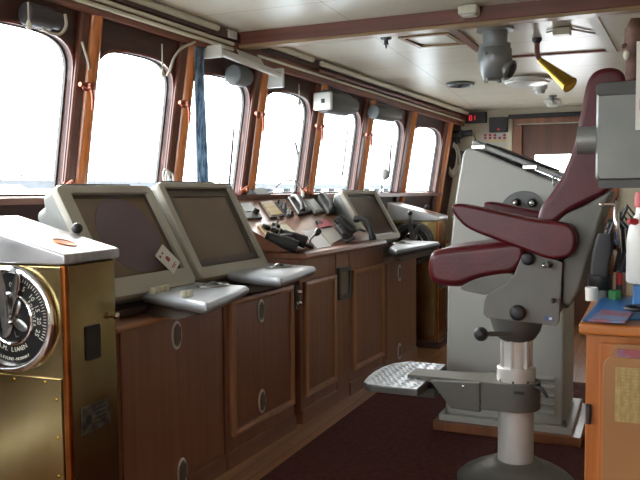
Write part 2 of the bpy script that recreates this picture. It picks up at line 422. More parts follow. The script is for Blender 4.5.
# beam across the ceiling, header strips along the window wall
BY = 4.02
mb = MB(); mb.box(((-2.54+XR)/2, BY+.05, zc(BY)-.02), (XR+2.54, .1, .11)); mb.build('trim_11', M_beam, kind='structure', bevel=.006)
mb = MB(); mb.box(((-2.42+XR)/2, BY+.05, zc(BY)-.083), (XR+2.42, .08, .018)); mb.build('trim_12', M_hatch, kind='structure')
def strip(name, d0, zoff, w, h, m, y0=1.4, y1=7.45, kind='structure', step=.25):
    """a batten that follows the curved window wall under the ceiling"""
    mb = MB(); n = int((y1-y0)/step)+1; rings = []
    for i in range(n+1):
        y = y0+(y1-y0)*i/n; p = wallP(y, zc(y), 0); x = p.x + d0; z = zc(y)-zoff
        rings.append([Vector((x, y, z-h)), Vector((x+w, y, z-h)), Vector((x+w, y, z)), Vector((x, y, z))])
    mb.loft(rings)
    return mb.build(name, m, kind=kind, bevel=.003)
strip('trim_13', .0, .0, .035, .15, M_strip)
strip('trim_14', .035, .015, .02, .05, M_header)

# ------------------------------------------------------------------ lights and world
w = bpy.data.worlds.new('daylight'); SC.world = w; w.use_nodes = True
bg = w.node_tree.nodes['Background']; bg.inputs[0].default_value = (.93, .97, 1, 1); bg.inputs[1].default_value = 11.0
sd = bpy.data.lights.new('hazy_sun', 'SUN'); so = bpy.data.objects.new('hazy_sun', sd); COL.objects.link(so)
sd.energy = 6; sd.angle = math.radians(12); sd.color = (1, .93, .82)
so.rotation_euler = Vector((-.75, .62, .52)).to_track_quat('Z', 'Y').to_euler()
SC.view_settings.view_transform = 'Standard'; SC.view_settings.look = 'None'; SC.view_settings.gamma = 1; SC.view_settings.use_curve_mapping = False
SC.view_settings.exposure = 0.15


# ================================================================== console along the window wall
def XC(y): return -1.845 + .0055*y*y
def CF(y, dx=0, z=0):
    t = Vector((.011*y, 1, 0)).normalized(); return frame((XC(y)+dx, y, z), (t.y, -t.x, 0), t, (0, 0, 1))
def cab_hit(u, v): return hit(u, v, lambda p: p.x-XC(p.y))
OVALS = {}
def oval_vent(M, parent):
    """nickel ring with a dark mesh, lying on the plane x = 0 of M"""
    Q = M @ frame((0, 0, 0), (0, 1, 0), (0, 0, 1), (1, 0, 0))
    mb = MB(); mb.torus(.04, .0055, 32, 8, Q, sx=.75, sy=1.35); r = mb.build('vent_ring', M_oval, parent)
    mb = MB(); mb.lathe([(.04, .0), (.04, .003)], 28, Q @ Matrix.Diagonal((.78, 1.3, 1, 1)))
    for k in range(5): mb.box(((k-2)*.012, 0, .004), (.003, .07, .003), Q)
    mb.build('vent_mesh', M_ovalin, r)
def moulding(M, y0, y1, z0, z1, parent, w=.03):
    d = .014; rings = []
    def ring(a):
        return [M @ Vector((x, y, z)) for x, y, z in a]
    o = [(y0, z0), (y1, z0), (y1, z1), (y0, z1)]; i = [(y0+w, z0+w), (y1-w, z0+w), (y1-w, z1-w), (y0+w, z1-w)]
    h = [((a+c)/2, (b+e)/2) for (a, b), (c, e) in zip(o, i)]
    mb = MB(); mb.loft([ring([(.0, a, b) for a, b in o]), ring([(d, a, b) for a, b in o]), ring([(d+.006, a, b) for a, b in h]), ring([(d, a, b) for a, b in i]), ring([(.0, a, b) for a, b in i])], caps=False)
    return mb.build('door_moulding', M_mould, parent, smooth=False)
def cabinet(y0, y1, top, label, kind, vents=()):
    ym = (y0+y1)/2; M = CF(ym); w = (y1-y0)
    t = thing('console_cabinet', label, 'cabinet', M @ Vector((0, 0, 0)), 'wooden cabinets under the bridge console')
    mb = MB(); mb.box((-.25, 0, top/2+.03), (.5, w-.004, top-.06), M); mb.build('body', M_cab, t, bevel=.004)
    mb = MB(); mb.box((-.24, 0, .04), (.5, w-.002, .08), M); mb.build('plinth', M_cabh, t)
    if kind == 'door':
        a, b = (-w/2+.035, w/2-.035)
        z0, z1 = .15, .8
        mb = MB(); mb.box((.004, 0, (z0+z1)/2), (.012, b-a, z1-z0), M); d = mb.build('door', M_cab, t)
        moulding(M @ Matrix.Translation((.009, 0, 0)), a, b, z0, z1, d)
    else:
        mb = MB(); mb.box((.005, 0, (.09+top)/2), (.012, w-.05, top-.12), M); d = mb.build('front_panel', M_cab, t, bevel=.003)
        if kind == 'lip':
            mb = MB(); mb.tube([M @ Vector((.004, y, top-.01)) for y in (-w/2, 0, w/2)], .013); mb.build('top_edge', M_mould_h, t)
    for (yy, zz) in vents: oval_vent(M @ Matrix.Translation((.012, yy-ym, zz)), t)
    return t
cabinet(2.22, 2.96, .80, 'plain brown cabinet beside the brass pedestal, with two oval vents and no door frame', 'lip', ((2.59, .71), (2.61, .12)))
cb = cabinet(2.97, 3.66, .80, 'brown cabinet whose framed door has two oval vents, beside a double lock', 'door', ((3.29, .707), (3.288, .25)))
cabinet(3.735, 4.21, .925, 'brown cabinet with plain framed door between the double lock and the small square frame', 'door')
cabinet(4.40, 4.985, .925, 'brown cabinet with plain framed door, just past the small square frame', 'door')
cabinet(4.995, 5.66, .80, 'narrow plain brown cabinet at the far end of the row, with two oval vents', 'plain', ((5.269, .70), (5.266, .117)))
# stile with the square frame between two cabinets
M = CF(4.305)
t = thing('filler_panel', 'narrow brown upright panel carrying a small dark square frame between two door cabinets', 'panel', M @ Vector((0, 0, 0)))
mb = MB(); mb.box((-.25, 0, .4625), (.5, .18, .925), M); mb.build('panel', M_cab, t)
mb = MB(); Q = M @ frame((.006, .0, .735), (0, 1, 0), (0, 0, 1), (1, 0, 0))
o = rrect(.175, .2, .01); i = rrect(.125, .145, .006)
mb.loft([[Q @ Vector((x, y, z)) for x, y in p] for p, z in ((o, -.008), (o, .016), (i, .016), (i, .004))], caps=False)
f = mb.build('square_frame', M_dkgrey, t)
mb = MB(); mb.prism([Q @ Vector((x, y, .0)) for x, y in i], Q.to_3x3() @ Vector((0, 0, .006))); mb.build('cover', M_framecover, f)
# double lock
M = CF(3.675)
t = thing('door_lock', 'small dark double lock with two chrome knobs between cabinet doors', 'lock', M @ Vector((.01, 0, .72)))
mb = MB(); mb.box((.008, 0, .725), (.016, .045, .13), M); mb.build('back_plate', M_black, t, bevel=.004)
for z in (.755, .695):
    mb = MB(); mb.lathe([(.016, 0), (.016, .012), (.01, .024), (.004, .027)], 16, M @ frame((.016, 0, z), (0, 1, 0), (0, 0, 1), (1, 0, 0))); mb.build('knob', M_chrome, t)

# worktop nosing between the two big radars and the third
mb = MB(); ys = [3.735+.0605*i for i in range(21)]
mb.loft([[CF(y) @ Vector(p) for p in ((-.5, 0, .927), (.035, 0, .927), (.045, 0, .94), (.04, 0, .962), (-.5, 0, .966))] for y in ys])
tag(mb.build('worktop', M_panelwood, bevel=.004), 'long dark brown worktop edge running in front of the sloping instrument desk', 'worktop')

# sloping instrument desk
def slx(y): return XC(y)-.05, XW(y, 1.26)+.115
def slz(p):
    a, b = slx(p.y); return .968 + (p.x-a)/(b-a)*(1.253-.968)
mb = MB(); ys = [3.735+.0605*i for i in range(21)]; rings = []
for y in ys:
    a, b = slx(y); rings.append([Vector((a, y, .968)), Vector((b, y, 1.262)), Vector((b-.005, y, 1.255)), Vector((b, y, .98)), Vector((XC(y)-.36, y, .93)), Vector((XC(y)-.36, y, .968))])
mb = MB()
for r, y in zip(rings, ys):
    a, b = slx(y); r[:] = [Vector((a, y, .968)), Vector((b, y, 1.253)), Vector((b-.012, y, 1.253)), Vector((b-.012, y, .968))]
mb.loft(rings)
desk = tag(mb.build('instrument_desk', M_panelwood), 'sloping brown instrument desk between the second and the far radar, under the window sill', 'desk')
def sl(u, v, lift=0):
    p = hit(u, v, lambda q: q.z-slz(q)); return p + SN*lift
a, b = slx(4.3); SN = Vector((1.262-.968, 0, a-b)).normalized()
if SN.z < 0: SN = -SN
SUP = Vector((b-a, 0, 1.262-.968)).normalized(); SAL = Vector((.05, 1, 0)).normalized()
def spanel(quad, th, base=.001):
    ps = [sl(u, v, base) for u, v in quad]; mb = MB(); mb.prism(ps, SN*th); return mb
def sframe(u, v, lift=0): return frame(sl(u, v, lift), SAL, SUP, SAL.cross(SUP)) if SAL.cross(SUP).z > 0 else frame(sl(u, v, lift), -SAL, SUP, (-SAL).cross(SUP))
def lerpq(q, a, b):
    (x0, y0), (x1, y1), (x2, y2), (x3, y3) = q   # TL TR BR BL
    return (x0*(1-a)*(1-b)+x1*a*(1-b)+x2*a*b+x3*(1-a)*b, y0*(1-a)*(1-b)+y1*a*(1-b)+y2*a*b+y3*(1-a)*b)
def inset(q, a0, a1, b0, b1): return [lerpq(q, a0, b0), lerpq(q, a1, b0), lerpq(q, a1, b1), lerpq(q, a0, b1)]

q = [(236, 204), (251, 203), (262, 219), (245, 220)]
t = thing('knob_instrument', 'grey instrument panel with a black knob, next to the second radar', 'instrument', sl(249, 212))
spanel(q, .012).build('plate', M_dkgrey, t, bevel=.003)
spanel(inset(q, .2, .85, .12, .62), .015).build('display', M_radars, t)
mb = MB(); mb.lathe([(.02, 0), (.018, .03), (.014, .034)], 16, sframe(254.5, 215, .012)); mb.build('knob', M_black, t)
q = [(259, 203.5), (271, 202), (284.5, 217), (270, 219)]
t = thing('beige_instrument', 'beige glass instrument panel between the knob panel and the switches', 'instrument', sl(270, 210))
spanel(q, .012).build('plate', M_bezel, t, bevel=.003)
spanel(inset(q, .1, .9, .1, .9), .015).build('display', M_tan, t)
q = [(274.5, 203), (283, 202), (294, 216), (286.5, 217.3)]
t = thing('switch_panel', 'small dark panel crowded with toggle switches in front of the sill', 'switches', sl(284, 210))
spanel(q, .008).build('plate', M_black2, t, bevel=.002)
for i in range(3):
    for j in range(5):
        u, v = lerpq(q, .2+.3*i, .1+.2*j); mb = MB(); mb.lathe([(.008, 0), (.006, .012), (.004, .026)], 8, sframe(u, v, .008)); mb.build('switch', M_alu if (i+j) % 3 else M_black, t)
q = [(286.5, 199.5), (299.5, 198.3), (311.5, 213.5), (297.5, 216.5)]
t = thing('radio', 'black marine radio block with a rounded cradle on the instrument desk', 'radio', sl(299, 207))
spanel(q, .026).build('housing', M_black2, t, bevel=.009, seg=3)
spanel(inset(q, .4, .8, .2, .8), .03).build('cradle', M_black, t, bevel=.003)
mb = MB(); a0, a1 = sl(291, 201, .045), sl(301, 214.5, .045); mb.tube([a0+SN*-.015, a0.lerp(a1, .2)+SN*.01, a0.lerp(a1, .8)+SN*.01, a1+SN*-.015], [.02, .016, .016, .02]); mb.build('handset', M_dkgrey, t)
q = [(304, 201.5), (312.5, 200.5), (323.5, 213.7), (314, 215.8)]
t = thing('display_unit', 'flat grey display unit between the black radio and the desk telephone', 'display', sl(315, 208))
spanel(q, .02).build('housing', M_dkgrey, t, bevel=.005)
spanel(inset(q, .13, .87, .12, .85), .0225).build('screen', M_radars, t)
q = [(316, 199), (323.5, 198.3), (334.5, 212), (327, 216)]
t = thing('telephone', 'dark desk telephone at the left side of the far radar', 'telephone', sl(333, 206))
spanel(q, .035).build('base', M_dkgrey, t, bevel=.01, seg=3)
mb = MB(); a0, a1 = sl(320, 199, .045), sl(330, 213.5, .045); mb.tube([a0+SN*-.02, a0, a0.lerp(a1, .2)+SN*.012, a0.lerp(a1, .8)+SN*.012, a1, a1+SN*-.02], [.022, .022, .016, .016, .022, .022]); mb.build('handset', M_black2, t)
# gauges behind the binoculars
q = [(257, 226), (285, 224.5), (297, 236), (268, 239)]
t = thing('gauge_panel', 'beige panel of small gauges and levers just behind the black binoculars', 'instrument', sl(277, 231))
spanel(q, .01).build('plate', M_tan, t, bevel=.003)
spanel(inset(q, .66, .96, .15, .85), .013).build('display', M_cream, t)
for a, b in ((.14, .35), (.34, .65), (.5, .3)):
    u, v = lerpq(q, a, b); mb = MB(); mb.lathe([(.026, 0), (.026, .022), (.02, .026)], 18, sframe(u, v, .01)); mb.build('gauge', M_black, t)
mb = MB(); p = sl(274, 230, .01); mb.tube([p, p+SN*.05, p+SN*.075-SAL*.02], [.006, .006, .009]); mb.build('lever', M_alu, t)
# binoculars
t = thing('binoculars', 'black binoculars lying on the lower edge of the sloping instrument desk', 'binoculars', sl(285, 247))
for k, (p0, p1) in enumerate((((267, 243), (294, 253.5)), ((280, 239.5), (303, 248.5)))):
    a0, a1 = sl(*p0, .04), sl(*p1, .04); mb = MB()
    mb.tube([a0, a0.lerp(a1, .05), a0.lerp(a1, .28), a0.lerp(a1, .45), a0.lerp(a1, .9), a1], [.024, .026, .027, .034, .037, .037], 16); br = mb.build('barrel', M_black2, t)
    mb = MB(); mb.tube([a0.lerp(a1, -.16), a0.lerp(a1, .0)], [.024, .02], 16); mb.build('eyecup', M_black, br)
a0, a1 = sl(275, 245, .045), sl(288, 244, .045)
mb = MB(); mb.tube([a0, a1], .022, 12); mb.build('bridge', M_black, t)
# gooseneck microphone
t = thing('microphone', 'black gooseneck microphone leaning over the worktop in front of the white papers', 'microphone', sl(309, 248.5))
p = sl(308, 247.5, .006); mb = MB(); mb.lathe([(.03, 0), (.03, .015), (.012, .022)], 16, frame(p, SAL, SUP, SN)); mb.build('base', M_black, t)
e = ap(314, 239, p, Vector((-.9, .2, 0)).normalized()); e = p + Vector((.02, .08, .075))
mb = MB(); mb.tube([p, p+Vector((.01, .015, .045)), p+Vector((.015, .045, .062)), e], .005); mb.build('stalk', M_black, t)
mb = MB(); mb.tube([e-Vector((0, .02, .01)), e, e+Vector((.002, .02, .013)), e+Vector((.003, .035, .02))], [.008, .019, .02, .01], 14); mb.build('capsule', M_black2, t)
# papers and booklet
mb = spanel([(301.5, 231), (316, 229.5), (331.5, 246.5), (317.5, 249)], .0025); tag(mb.build('paper_sheet', M_paper), 'white sheet of paper nearer the binoculars, lying on the sloping desk', 'paper', 'papers on the sloping instrument desk')
mb = spanel([(317, 229.5), (333, 227.5), (342, 238.5), (331, 244.5)], .004); tag(mb.build('paper_sheet', M_paper2), 'printed grey sheet of paper nearer the far radar, beside the blank sheet', 'paper', 'papers on the sloping instrument desk')
q = [(315.5, 222), (326, 221.5), (331.5, 227), (320, 229)]
t = thing('booklet', 'small pink and black booklet above the papers on the sloping desk', 'booklet', sl(323, 225))
spanel(q, .012).build('cover', M_pink, t); spanel(inset(q, -.02, .4, -.02, .5), .0135).build('cover_band', M_black, t)
# corded handset in front of the far radar
t = thing('corded_handset', 'black radio handset with coiled cords in front of the far radar', 'telephone', sl(350, 235))
a0, a1 = ax(355, 219, -1.87), ax(373, 240, -1.73); mb = MB(); n = 12
mb.tube([a0.lerp(a1, k/n) + SN*(.055*math.sin(PI*k/n)) for k in range(n+1)], [.026, .026, .02]+[.014]*7+[.02, .026, .026], 14); mb.build('handset', M_black, t)
q = [(334, 225), (345, 223.5), (354.5, 240), (345, 243)]
spanel(q, .018).build('base', M_black2, t, bevel=.005)
mb = MB(); rnd = random.Random(3)
mb.tube([sl(348, 236, .02), a0.lerp(a1, .5)-Vector((.03, 0, .0)), a0.lerp(a1, .6)], .009, 8); mb.build('cradle', M_black2, t); mb = MB()
for s, (p0, p1) in enumerate((((334, 226), (348, 239)), ((337, 224), (351, 237)), ((336, 233), (342, 242)))):
    a0, a1 = sl(*p0, .045), sl(*p1, .045); c = []
    d = (a1-a0).normalized(); x = d.orthogonal().normalized(); y = d.cross(x)
    for k in range(121): th = k*.75; c.append(a0.lerp(a1, k/120) + (x*math.cos(th)+y*math.sin(th))*.019)
    mb.tube(c, .0042, 6)
mb.build('coiled_cord', M_black, t)
for i in range(2):
    for j in range(4):
        u, v = lerpq(q, .25+.4*i, .15+.23*j); mb = MB(); mb.lathe([(.011, 0), (.009, .02), (.006, .022)], 10, sframe(u, v, .018)); mb.build('knob', M_dkgrey, t)

# ------------------------------------------------------------------ radars
def radar(TL, TR, xt, zt, xb, zb, label, style, ledge_px, ledge_z, mg=(.07, .05, .045, .09), iw=.02):
    ml, mr, mt, mbt = mg
    p0, p1 = ax(*TL, xt[0]), ax(*TR, xt[1])
    y0, y1 = p0.y, p1.y; tang = Vector((xt[1]-xt[0], y1-y0, 0)).normalized(); out = Vector((tang.y, -tang.x, 0))
    w = (Vector((xt[1], y1, 0))-Vector((xt[0], y0, 0))).length
    fr = Vector((xb-xt[0], 0, zb-zt)); L = fr.length
    up = (out*(-fr.x) + Vector((0, 0, -fr.z))).normalized()
    O = Vector((xt[0], y0, zt)) - up*L          # bottom corner nearer the camera
    M = frame(O, tang, up, tang.cross(up))      # x along, y up the face, z out of the face
    t = thing('radar_console', label, 'radar', M @ Vector((w/2, 0, -.25)), 'radar consoles')
    def S(pts, z): return [M @ Vector((x, y, z)) for x, y in pts]
    # body: rounded casing narrowing to the back
    o = rrect(w, L, .035, cx=w/2, cy=L/2); b1 = rrect(w-.06, L-.12, .06, cx=w/2, cy=L/2+.045); b2 = rrect(w-.24, L-.3, .06, cx=w/2, cy=L/2+.08)
    mb = MB(); mb.loft([S(o, -.002), S(o, -.05), S(b1, -.1), S(b1, -.15), S(b2, -.24)]); mb.build('casing', M_radars, t, angle=50)
    f0 = rrect(w, L, .035, cx=w/2, cy=L/2); 
    m0, m1 = .075, .075
    iw_, ih_, ix_, iy_ = w-ml-mr, L-mt-mbt, (ml+w-mr)/2, (mbt+L-mt)/2
    i0 = rrect(iw_, ih_, .008, cx=ix_, cy=iy_)
    mb = MB(); mb.loft([S(f0, -.001), S(f0, .022), S([(w/2+(x-w/2)*.985, L/2+(y-L/2)*.98) for x, y in f0], .03), S(i0, .03), S(i0, .008)], caps=False); mb.build('front_frame', M_radar, t, angle=50)
    i1 = rrect(iw_-.03, ih_-.03, .006, cx=ix_, cy=iy_)
    i1b = i1
    if style == 'flat': i1b = rrect(iw_-.09, ih_-.09, .006, cx=ix_, cy=iy_)
    mb = MB(); mb.loft([S(i0, .012), S(i1, .008 if style == 'round' else .016), S(i1b, .006 if style == 'round' else .014), S(i1b, .004)], caps=False); mb.build('bezel', M_bezel, t, smooth=False)
    mb = MB(); mb.prism(S(i1b, .001), M.to_3x3() @ Vector((0, 0, .005))); sc = mb.build('screen', M_screen if style != 'far' else M_screen_b, t)
    if style == 'round':
        r = ih_/2*.93; ds = [(ix_+.02+1.0*r*math.cos(2*PI*k/48), iy_+1.0*r*math.sin(2*PI*k/48)) for k in range(48)]
        mb = MB(); mb.prism(S(ds, .0062), M.to_3x3() @ Vector((0, 0, .0012))); mb.build('plot_disc', M_disc, sc)
    # pedestal below the casing
    bx = MB(); Mp = frame(Vector((O.x, O.y, 0)), tang, out, (0, 0, 1))
    Mp = frame(Vector((O.x, O.y, 0)), out, tang, (0, 0, 1))
    bx.box((-.2, w/2, (zb-.035+.805)/2), (.42, w-.1, zb-.045-.805), Mp); bx.build('pedestal', M_bezel, t)
    # control ledge
    P = [az(u, v, ledge_z) for u, v in ledge_px]
    n = len(P); c = sum(P, Vector())/n
    def rounded(P, r):
        out_ = []
        for k in range(len(P)):
            a, b, d = P[k-1], P[k], P[(k+1) % len(P)]
            e0 = b + (a-b).normalized()*r; e1 = b + (d-b).normalized()*r
            for s in range(5):
                q = s/4; out_.append(e0.lerp(b, q).lerp(b.lerp(e1, q), q))
        return out_
    RP = rounded(P, .028)
    IN = [c+(p-c)*.94 for p in RP]; LO = [c+(p-c)*.9 for p in RP]
    mb = MB(); mb.loft([[p-Vector((0, 0, .045)) for p in LO], [p-Vector((0, 0, .028)) for p in RP], [p-Vector((0, 0, .012)) for p in RP], IN]); lg = mb.build('control_ledge', M_black2 if style == 'far' else M_keypad, t, angle=60)
    if style == 'far':
        mb = MB(); mb.loft([[c+(p-c)*.95-Vector((0, 0, .001)) for p in RP], [c+(p-c)*.93+Vector((0, 0, .004)) for p in RP]]); mb.build('keypad_plate', M_keypad, lg)
    # bracket that carries the ledge off the pedestal
    far = [c+(p-c)*.8 for p in P]; base = [Vector((p.x-(.0 if style == 'far' else .14), p.y+(.05 if style == 'far' else .02), ledge_z-.085)) for p in far]
    mb = MB(); mb.loft([base, [p-Vector((0, 0, .046)) for p in far]]); mb.build('ledge_bracket', M_bezel, t)
    return t, lg, P, M, w, L
def ledge_fit(lg, P, z, tb, knobs=()):
    X = (P[3]-P[0]).normalized(); Y = Vector((0, 0, 1)).cross(X)
    mb = MB(); c = az(*tb, z); Q = frame(c, X, Y, (0, 0, 1)); mb.torus(.055, .008, 32, 8, Q @ Matrix.Translation((0, 0, .001)), sx=1.0, sy=1.25); mb.build('trackball_ring', M_alu, lg)
    mb = MB(); mb.lathe([(.05, .0), (.05, .003)], 24, Q @ Matrix.Diagonal((1, 1.25, 1, 1))); mb.build('trackball_well', M_black2, lg)
    mb = MB(); mb.sphere(Vector(c)-Vector((0, 0, .012)), .034, 18); mb.build('trackball', M_dkgrey, lg)
    for u, v in knobs:
        mb = MB(); mb.lathe([(.0125, 0), (.0125, .022), (.011, .026)], 14, Matrix.Translation(az(u, v, z))); mb.build('knob', M_cream, lg)

L1 = [(139, 292), (176, 280.3), (250.5, 285.5), (207, 304)]
t, lg, P, M1, w1, l1 = radar((49, 190), (146, 190), (-2.2, -2.17), 1.325, -1.935, .875, 'big grey radar console beside the near brass pedestal, with a round plot on its screen', 'round', L1, .89, (.07, .045, .04, .085))
ledge_fit(lg, P, .89, (213, 286), [(152.5, 294), (157, 293), (162, 292), (166.5, 291), (184, 297), (190, 296)])
# card leaning in the corner of its screen
C1 = ap(162.5, 263, M1.translation, M1.to_3x3() @ Vector((0, 0, 1)))
nn = M1.to_3x3() @ Vector((0, 0, 1)); C1 += nn*.034
Q = frame(C1, M1.to_3x3() @ Vector((1, .62, 0)), M1.to_3x3() @ Vector((-.62, 1, 0)), nn)
t = thing('card', 'white card with red print leaning over the corner of the radar with the round plot', 'card', C1)
mb = MB(); mb.prism([Q @ Vector((x, y, 0)) for x, y in ((-.05, -.058), (.05, -.058), (.05, .058), (-.05, .058))], nn*.002); cdm = mb.build('sheet', M_white, t)
mb = MB()
for x, y, sx, sy in ((0, -.0, .024, .02), (0, .012, .016, .006), (-.0, -.035, .05, .004), (-.0, -.043, .03, .003), (-.028, .036, .012, .012), (.0, .036, .012, .008)): mb.box((x, y, .0026), (sx, sy, .001), Q)
mb.build('print', M_redd, cdm)
L2 = [(225, 272.5), (260, 262.5), (317, 266), (281, 279)]
t, lg, P, M2, w2, l2 = radar((152, 187), (226, 187), (-2.17, -2.14), 1.342, -1.92, .885, 'big grey radar console with a flat dark bordered screen, middle of the three', 'flat', L2, .91, (.045, .035, .03, .06))
ledge_fit(lg, P, .91, (279, 267))
L3 = [(388, 248.5), (402, 240), (441, 242), (396, 251)]
t, lg, P, M3, w3, l3 = radar((338, 190), (373, 192), (-2.06, -2.0), 1.30, -1.84, .93, 'small looking grey radar console at the far end, beside the far brass pedestal', 'far', L3, .915, (.05, .04, .035, .045))
ledge_fit(lg, P, .915, (402, 244))
# thin dark strips lying along the top of the two near radars
for (Mx, w, l, lab) in ((M1, w1, l1, 'thin dark strip lying on top of the radar beside the brass pedestal'), (M2, w2, l2, 'thin dark strip lying on top of the middle radar')):
    mb = MB(); mb.box((w*.48, l+.0125, -.022), (w*.72, .022, .04), Mx); tag(mb.build('flat_strip', M_dkgrey, bevel=.002), lab, 'strip', 'dark strips on the radar tops')

# ================================================================== brass engine telegraphs
def arc_text(mb, s, r, a_mid, da, size, Q, flip=False, z=.0075):
    n = len(s)
    for k, ch in enumerate(s):
        if ch == ' ': continue
        a = a_mid + (k-(n-1)/2)*da*(1 if flip else -1)
        rot = a-PI/2 if not flip else a+PI/2
        text_mb(mb, ch, size, Q @ Matrix.Translation((r*math.cos(a), r*math.sin(a), z)) @ Matrix.Rotation(rot, 4, 'Z'), depth=.0006)
def telegraph(cx, y0, rz, wide, label, ztop_=1.068, full=True, lever=0):
    """brass pedestal; its dial faces -y, cx is the middle of the front, y0 the front plane"""
    M = Matrix.Translation((cx, y0, 0)) @ rotz(rz); hw = wide/2; D = .27; zt = ztop_
    t = thing('engine_telegraph', label, 'telegraph', M @ Vector((0, D/2, 0)), 'brass engine telegraphs')
    mb = MB(); mb.box((0, D/2, zt/2+.02), (wide, D, zt-.04), M); body = mb.build('body', M_brass, t, bevel=.01)
    mb = MB(); mb.box((0, D/2, .03), (wide+.05, D+.05, .06), M); mb.build('foot', M_header, t, bevel=.006)
    for sx in (-1, 1):
        mb = MB(); mb.box((sx*(hw-.006), .004, zt/2+.03), (.022, .022, zt-.06), M); mb.build('corner_strip', M_brassedge, t, bevel=.005)
    # wedge lid, higher on the window side
    zl, zr = zt+.155, zt+.036
    mb = MB(); mb.loft([[M @ Vector(p) for p in ((-hw-.012, yy, zt+.002), (hw+.012, yy, zt+.002), (hw+.012, yy, zr), (-hw-.012, yy, zl))] for yy in (-.014, D+.014)])
    lid = mb.build('lid', M_lid, t, bevel=.008)
    # recessed eye in the lid
    sl_ = math.atan2(zr-zl, wide+.024); px_ = hw*.55
    Q = M @ Matrix.Translation((px_, D*.45, zl+(zr-zl)*((px_+hw+.012)/(wide+.024)))) @ Matrix.Rotation(-sl_, 4, 'Y')
    mb = MB(); mb.torus(.04, .004, 28, 6, Q, sx=1.1, sy=.8); mb.lathe([(.04, -.001), (.04, .0015)], 24, Q @ Matrix.Diagonal((1.1, .8, 1, 1))); mb.build('eye', M_brassedge, lid)
    # riveted access plate on the front
    mb = MB(); mb.box((0, -.003, .36), (wide-.05, .008, .66), M)
    pl = mb.build('access_plate', M_brass, t, bevel=.002)
    for k in range(5):
        for sx in (-1, 1):
            mb = MB(); mb.sphere((sx*(hw-.045), -.007, .1+.13*k), .006, 10, M, (1, .5, 1)); mb.build('screw', M_hornbrass, pl)
    for k in range(3):
        mb = MB(); mb.sphere(((k-1)*.13, -.007, .675), .006, 10, M, (1, .5, 1)); mb.build('screw', M_hornbrass, pl)
    # dial
    Q = M @ frame((0, -.002, zt-.185), (1, 0, 0), (0, 0, 1), (0, -1, 0))
    mb = MB(); mb.lathe([(.15, 0), (.182, 0), (.182, .016), (.176, .022), (.158, .022), (.152, .012), (.15, .004)], 64, Q, caps=False); ring = mb.build('dial_ring', M_chrome if full else M_dkgrey, t, angle=50)
    for k in range(8):
        a = 2*PI*(k+.5)/8; mb = MB(); mb.sphere((.168*math.cos(a), .168*math.sin(a), .022), .005, 8, Q, (1, 1, .5)); mb.build('screw', M_alu, ring)
    mb = MB(); mb.lathe([(.153, .0), (.153, .006)], 64, Q); dial = mb.build('dial_face', M_dial, t)
    for s in (-1, 1):
        mb = MB()
        for k in range(26):
            a = PI/2 - s*(math.radians(14)+math.radians(104)*k/25); r0 = .128 if k % 5 == 0 else .134
            mb.box(((r0+.146)/2, 0, .0065), (.146-r0, .0022, .0014), Q @ Matrix.Rotation(a, 4, 'Z'))
        mb.build('scale_marks', M_letter, dial)
    mb = MB()
    if full:
        for s in (-1, 1):
            for j, num in enumerate(('5', '10', '15', '20', '25')):
                a = PI/2 - s*math.radians(14+104*(j+1)/5-6); arc_text(mb, num, .115, a, .11, .024, Q)
    text_mb(mb, '0', .024, Q @ Matrix.Translation((0, .115, .0065)))
    mb.build('numerals', M_letter, dial)
    if full:
        mb = MB()
        arc_text(mb, 'FOROVER', .096, math.radians(14), .14, .016, Q); mb.build('lettering', M_letter, dial); mb = MB()
        arc_text(mb, 'A.M. LIAAEN', .106, math.radians(-90), .108, .022, Q, True); mb.build('maker_name', M_letter, dial); mb = MB()
        arc_text(mb, 'AALESUND-NORWAY', .138, math.radians(-90), .072, .014, Q, True); mb.build('maker_town', M_letter, dial); mb = MB()
        arc_text(mb, 'L', .055, math.radians(-70), .1, .036, Q, True); mb.build('emblem_letter', M_alu, dial)
    mb = MB(); mb.torus(.086, .006, 48, 8, Q @ Matrix.Translation((0, 0, .008))); mb.build('inner_ring', M_chrome, dial)
    mb = MB()
    for k in range(4):
        a = PI/4+PI/2*k+.3; mb.sphere((.04, 0, .008), .034, 12, Q @ Matrix.Rotation(a, 4, 'Z'), (1, .55, .12))
    mb.build('propeller_emblem', M_alu, dial)
    mb = MB(); mb.lathe([(.02, 0), (.02, .02), (.014, .032), (.005, .036)], 20, Q @ Matrix.Translation((0, 0, .006))); mb.build('hub', M_chrome, dial)
    # lever with a ball, over the edge of the dial
    a = lever; T = Q @ Matrix.Rotation(a, 4, 'Z')
    mb = MB(); mb.loft([[T @ Vector((x, y, z+dz)) for x, z in ((-w_, 0), (w_, 0), (w_, .012), (-w_, .012))] for y, w_, dz in ((-.03, .012, .03), (.06, .016, .034), (.12, .02, .046), (.2, .013, .06), (.235, .008, .062))]); lv = mb.build('lever', M_alu, t, bevel=.003)
    mb = MB(); mb.sphere((0, .25, .068), .021, 16, T); mb.build('ball', M_black, lv)
    mb = MB(); T2 = Q @ Matrix.Rotation(-.30, 4, 'Z')
    mb.loft([[T2 @ Vector((x, y, z)) for x, z in ((-w_, .016), (w_, .016), (w_, .024), (-w_, .024))] for y, w_ in ((0, .01), (.06, .012), (.11, .018), (.15, .012), (.165, .004))]); mb.build('pointer', M_chrome, t, bevel=.002)
    B = M @ Matrix.Translation((hw*.15, D+.03, zt+.055)); mb = MB(); mb.sphere((0, 0, .05), .021, 16, B); mb.build('ball', M_black, lv)
    mb = MB(); mb.tube([B @ Vector((0, .0, -.3)), B @ Vector((0, 0, .04))], [.014, .009]); mb.tube([B @ Vector((0, -.035, -.29)), B @ Vector((0, .005, -.29))], .014); mb.build('rear_lever', M_alu, t)
    # fittings on the side that faces the room
    Sd = M @ frame((hw, D/2, 0), (0, 1, 0), (0, 0, 1), (1, 0, 0))
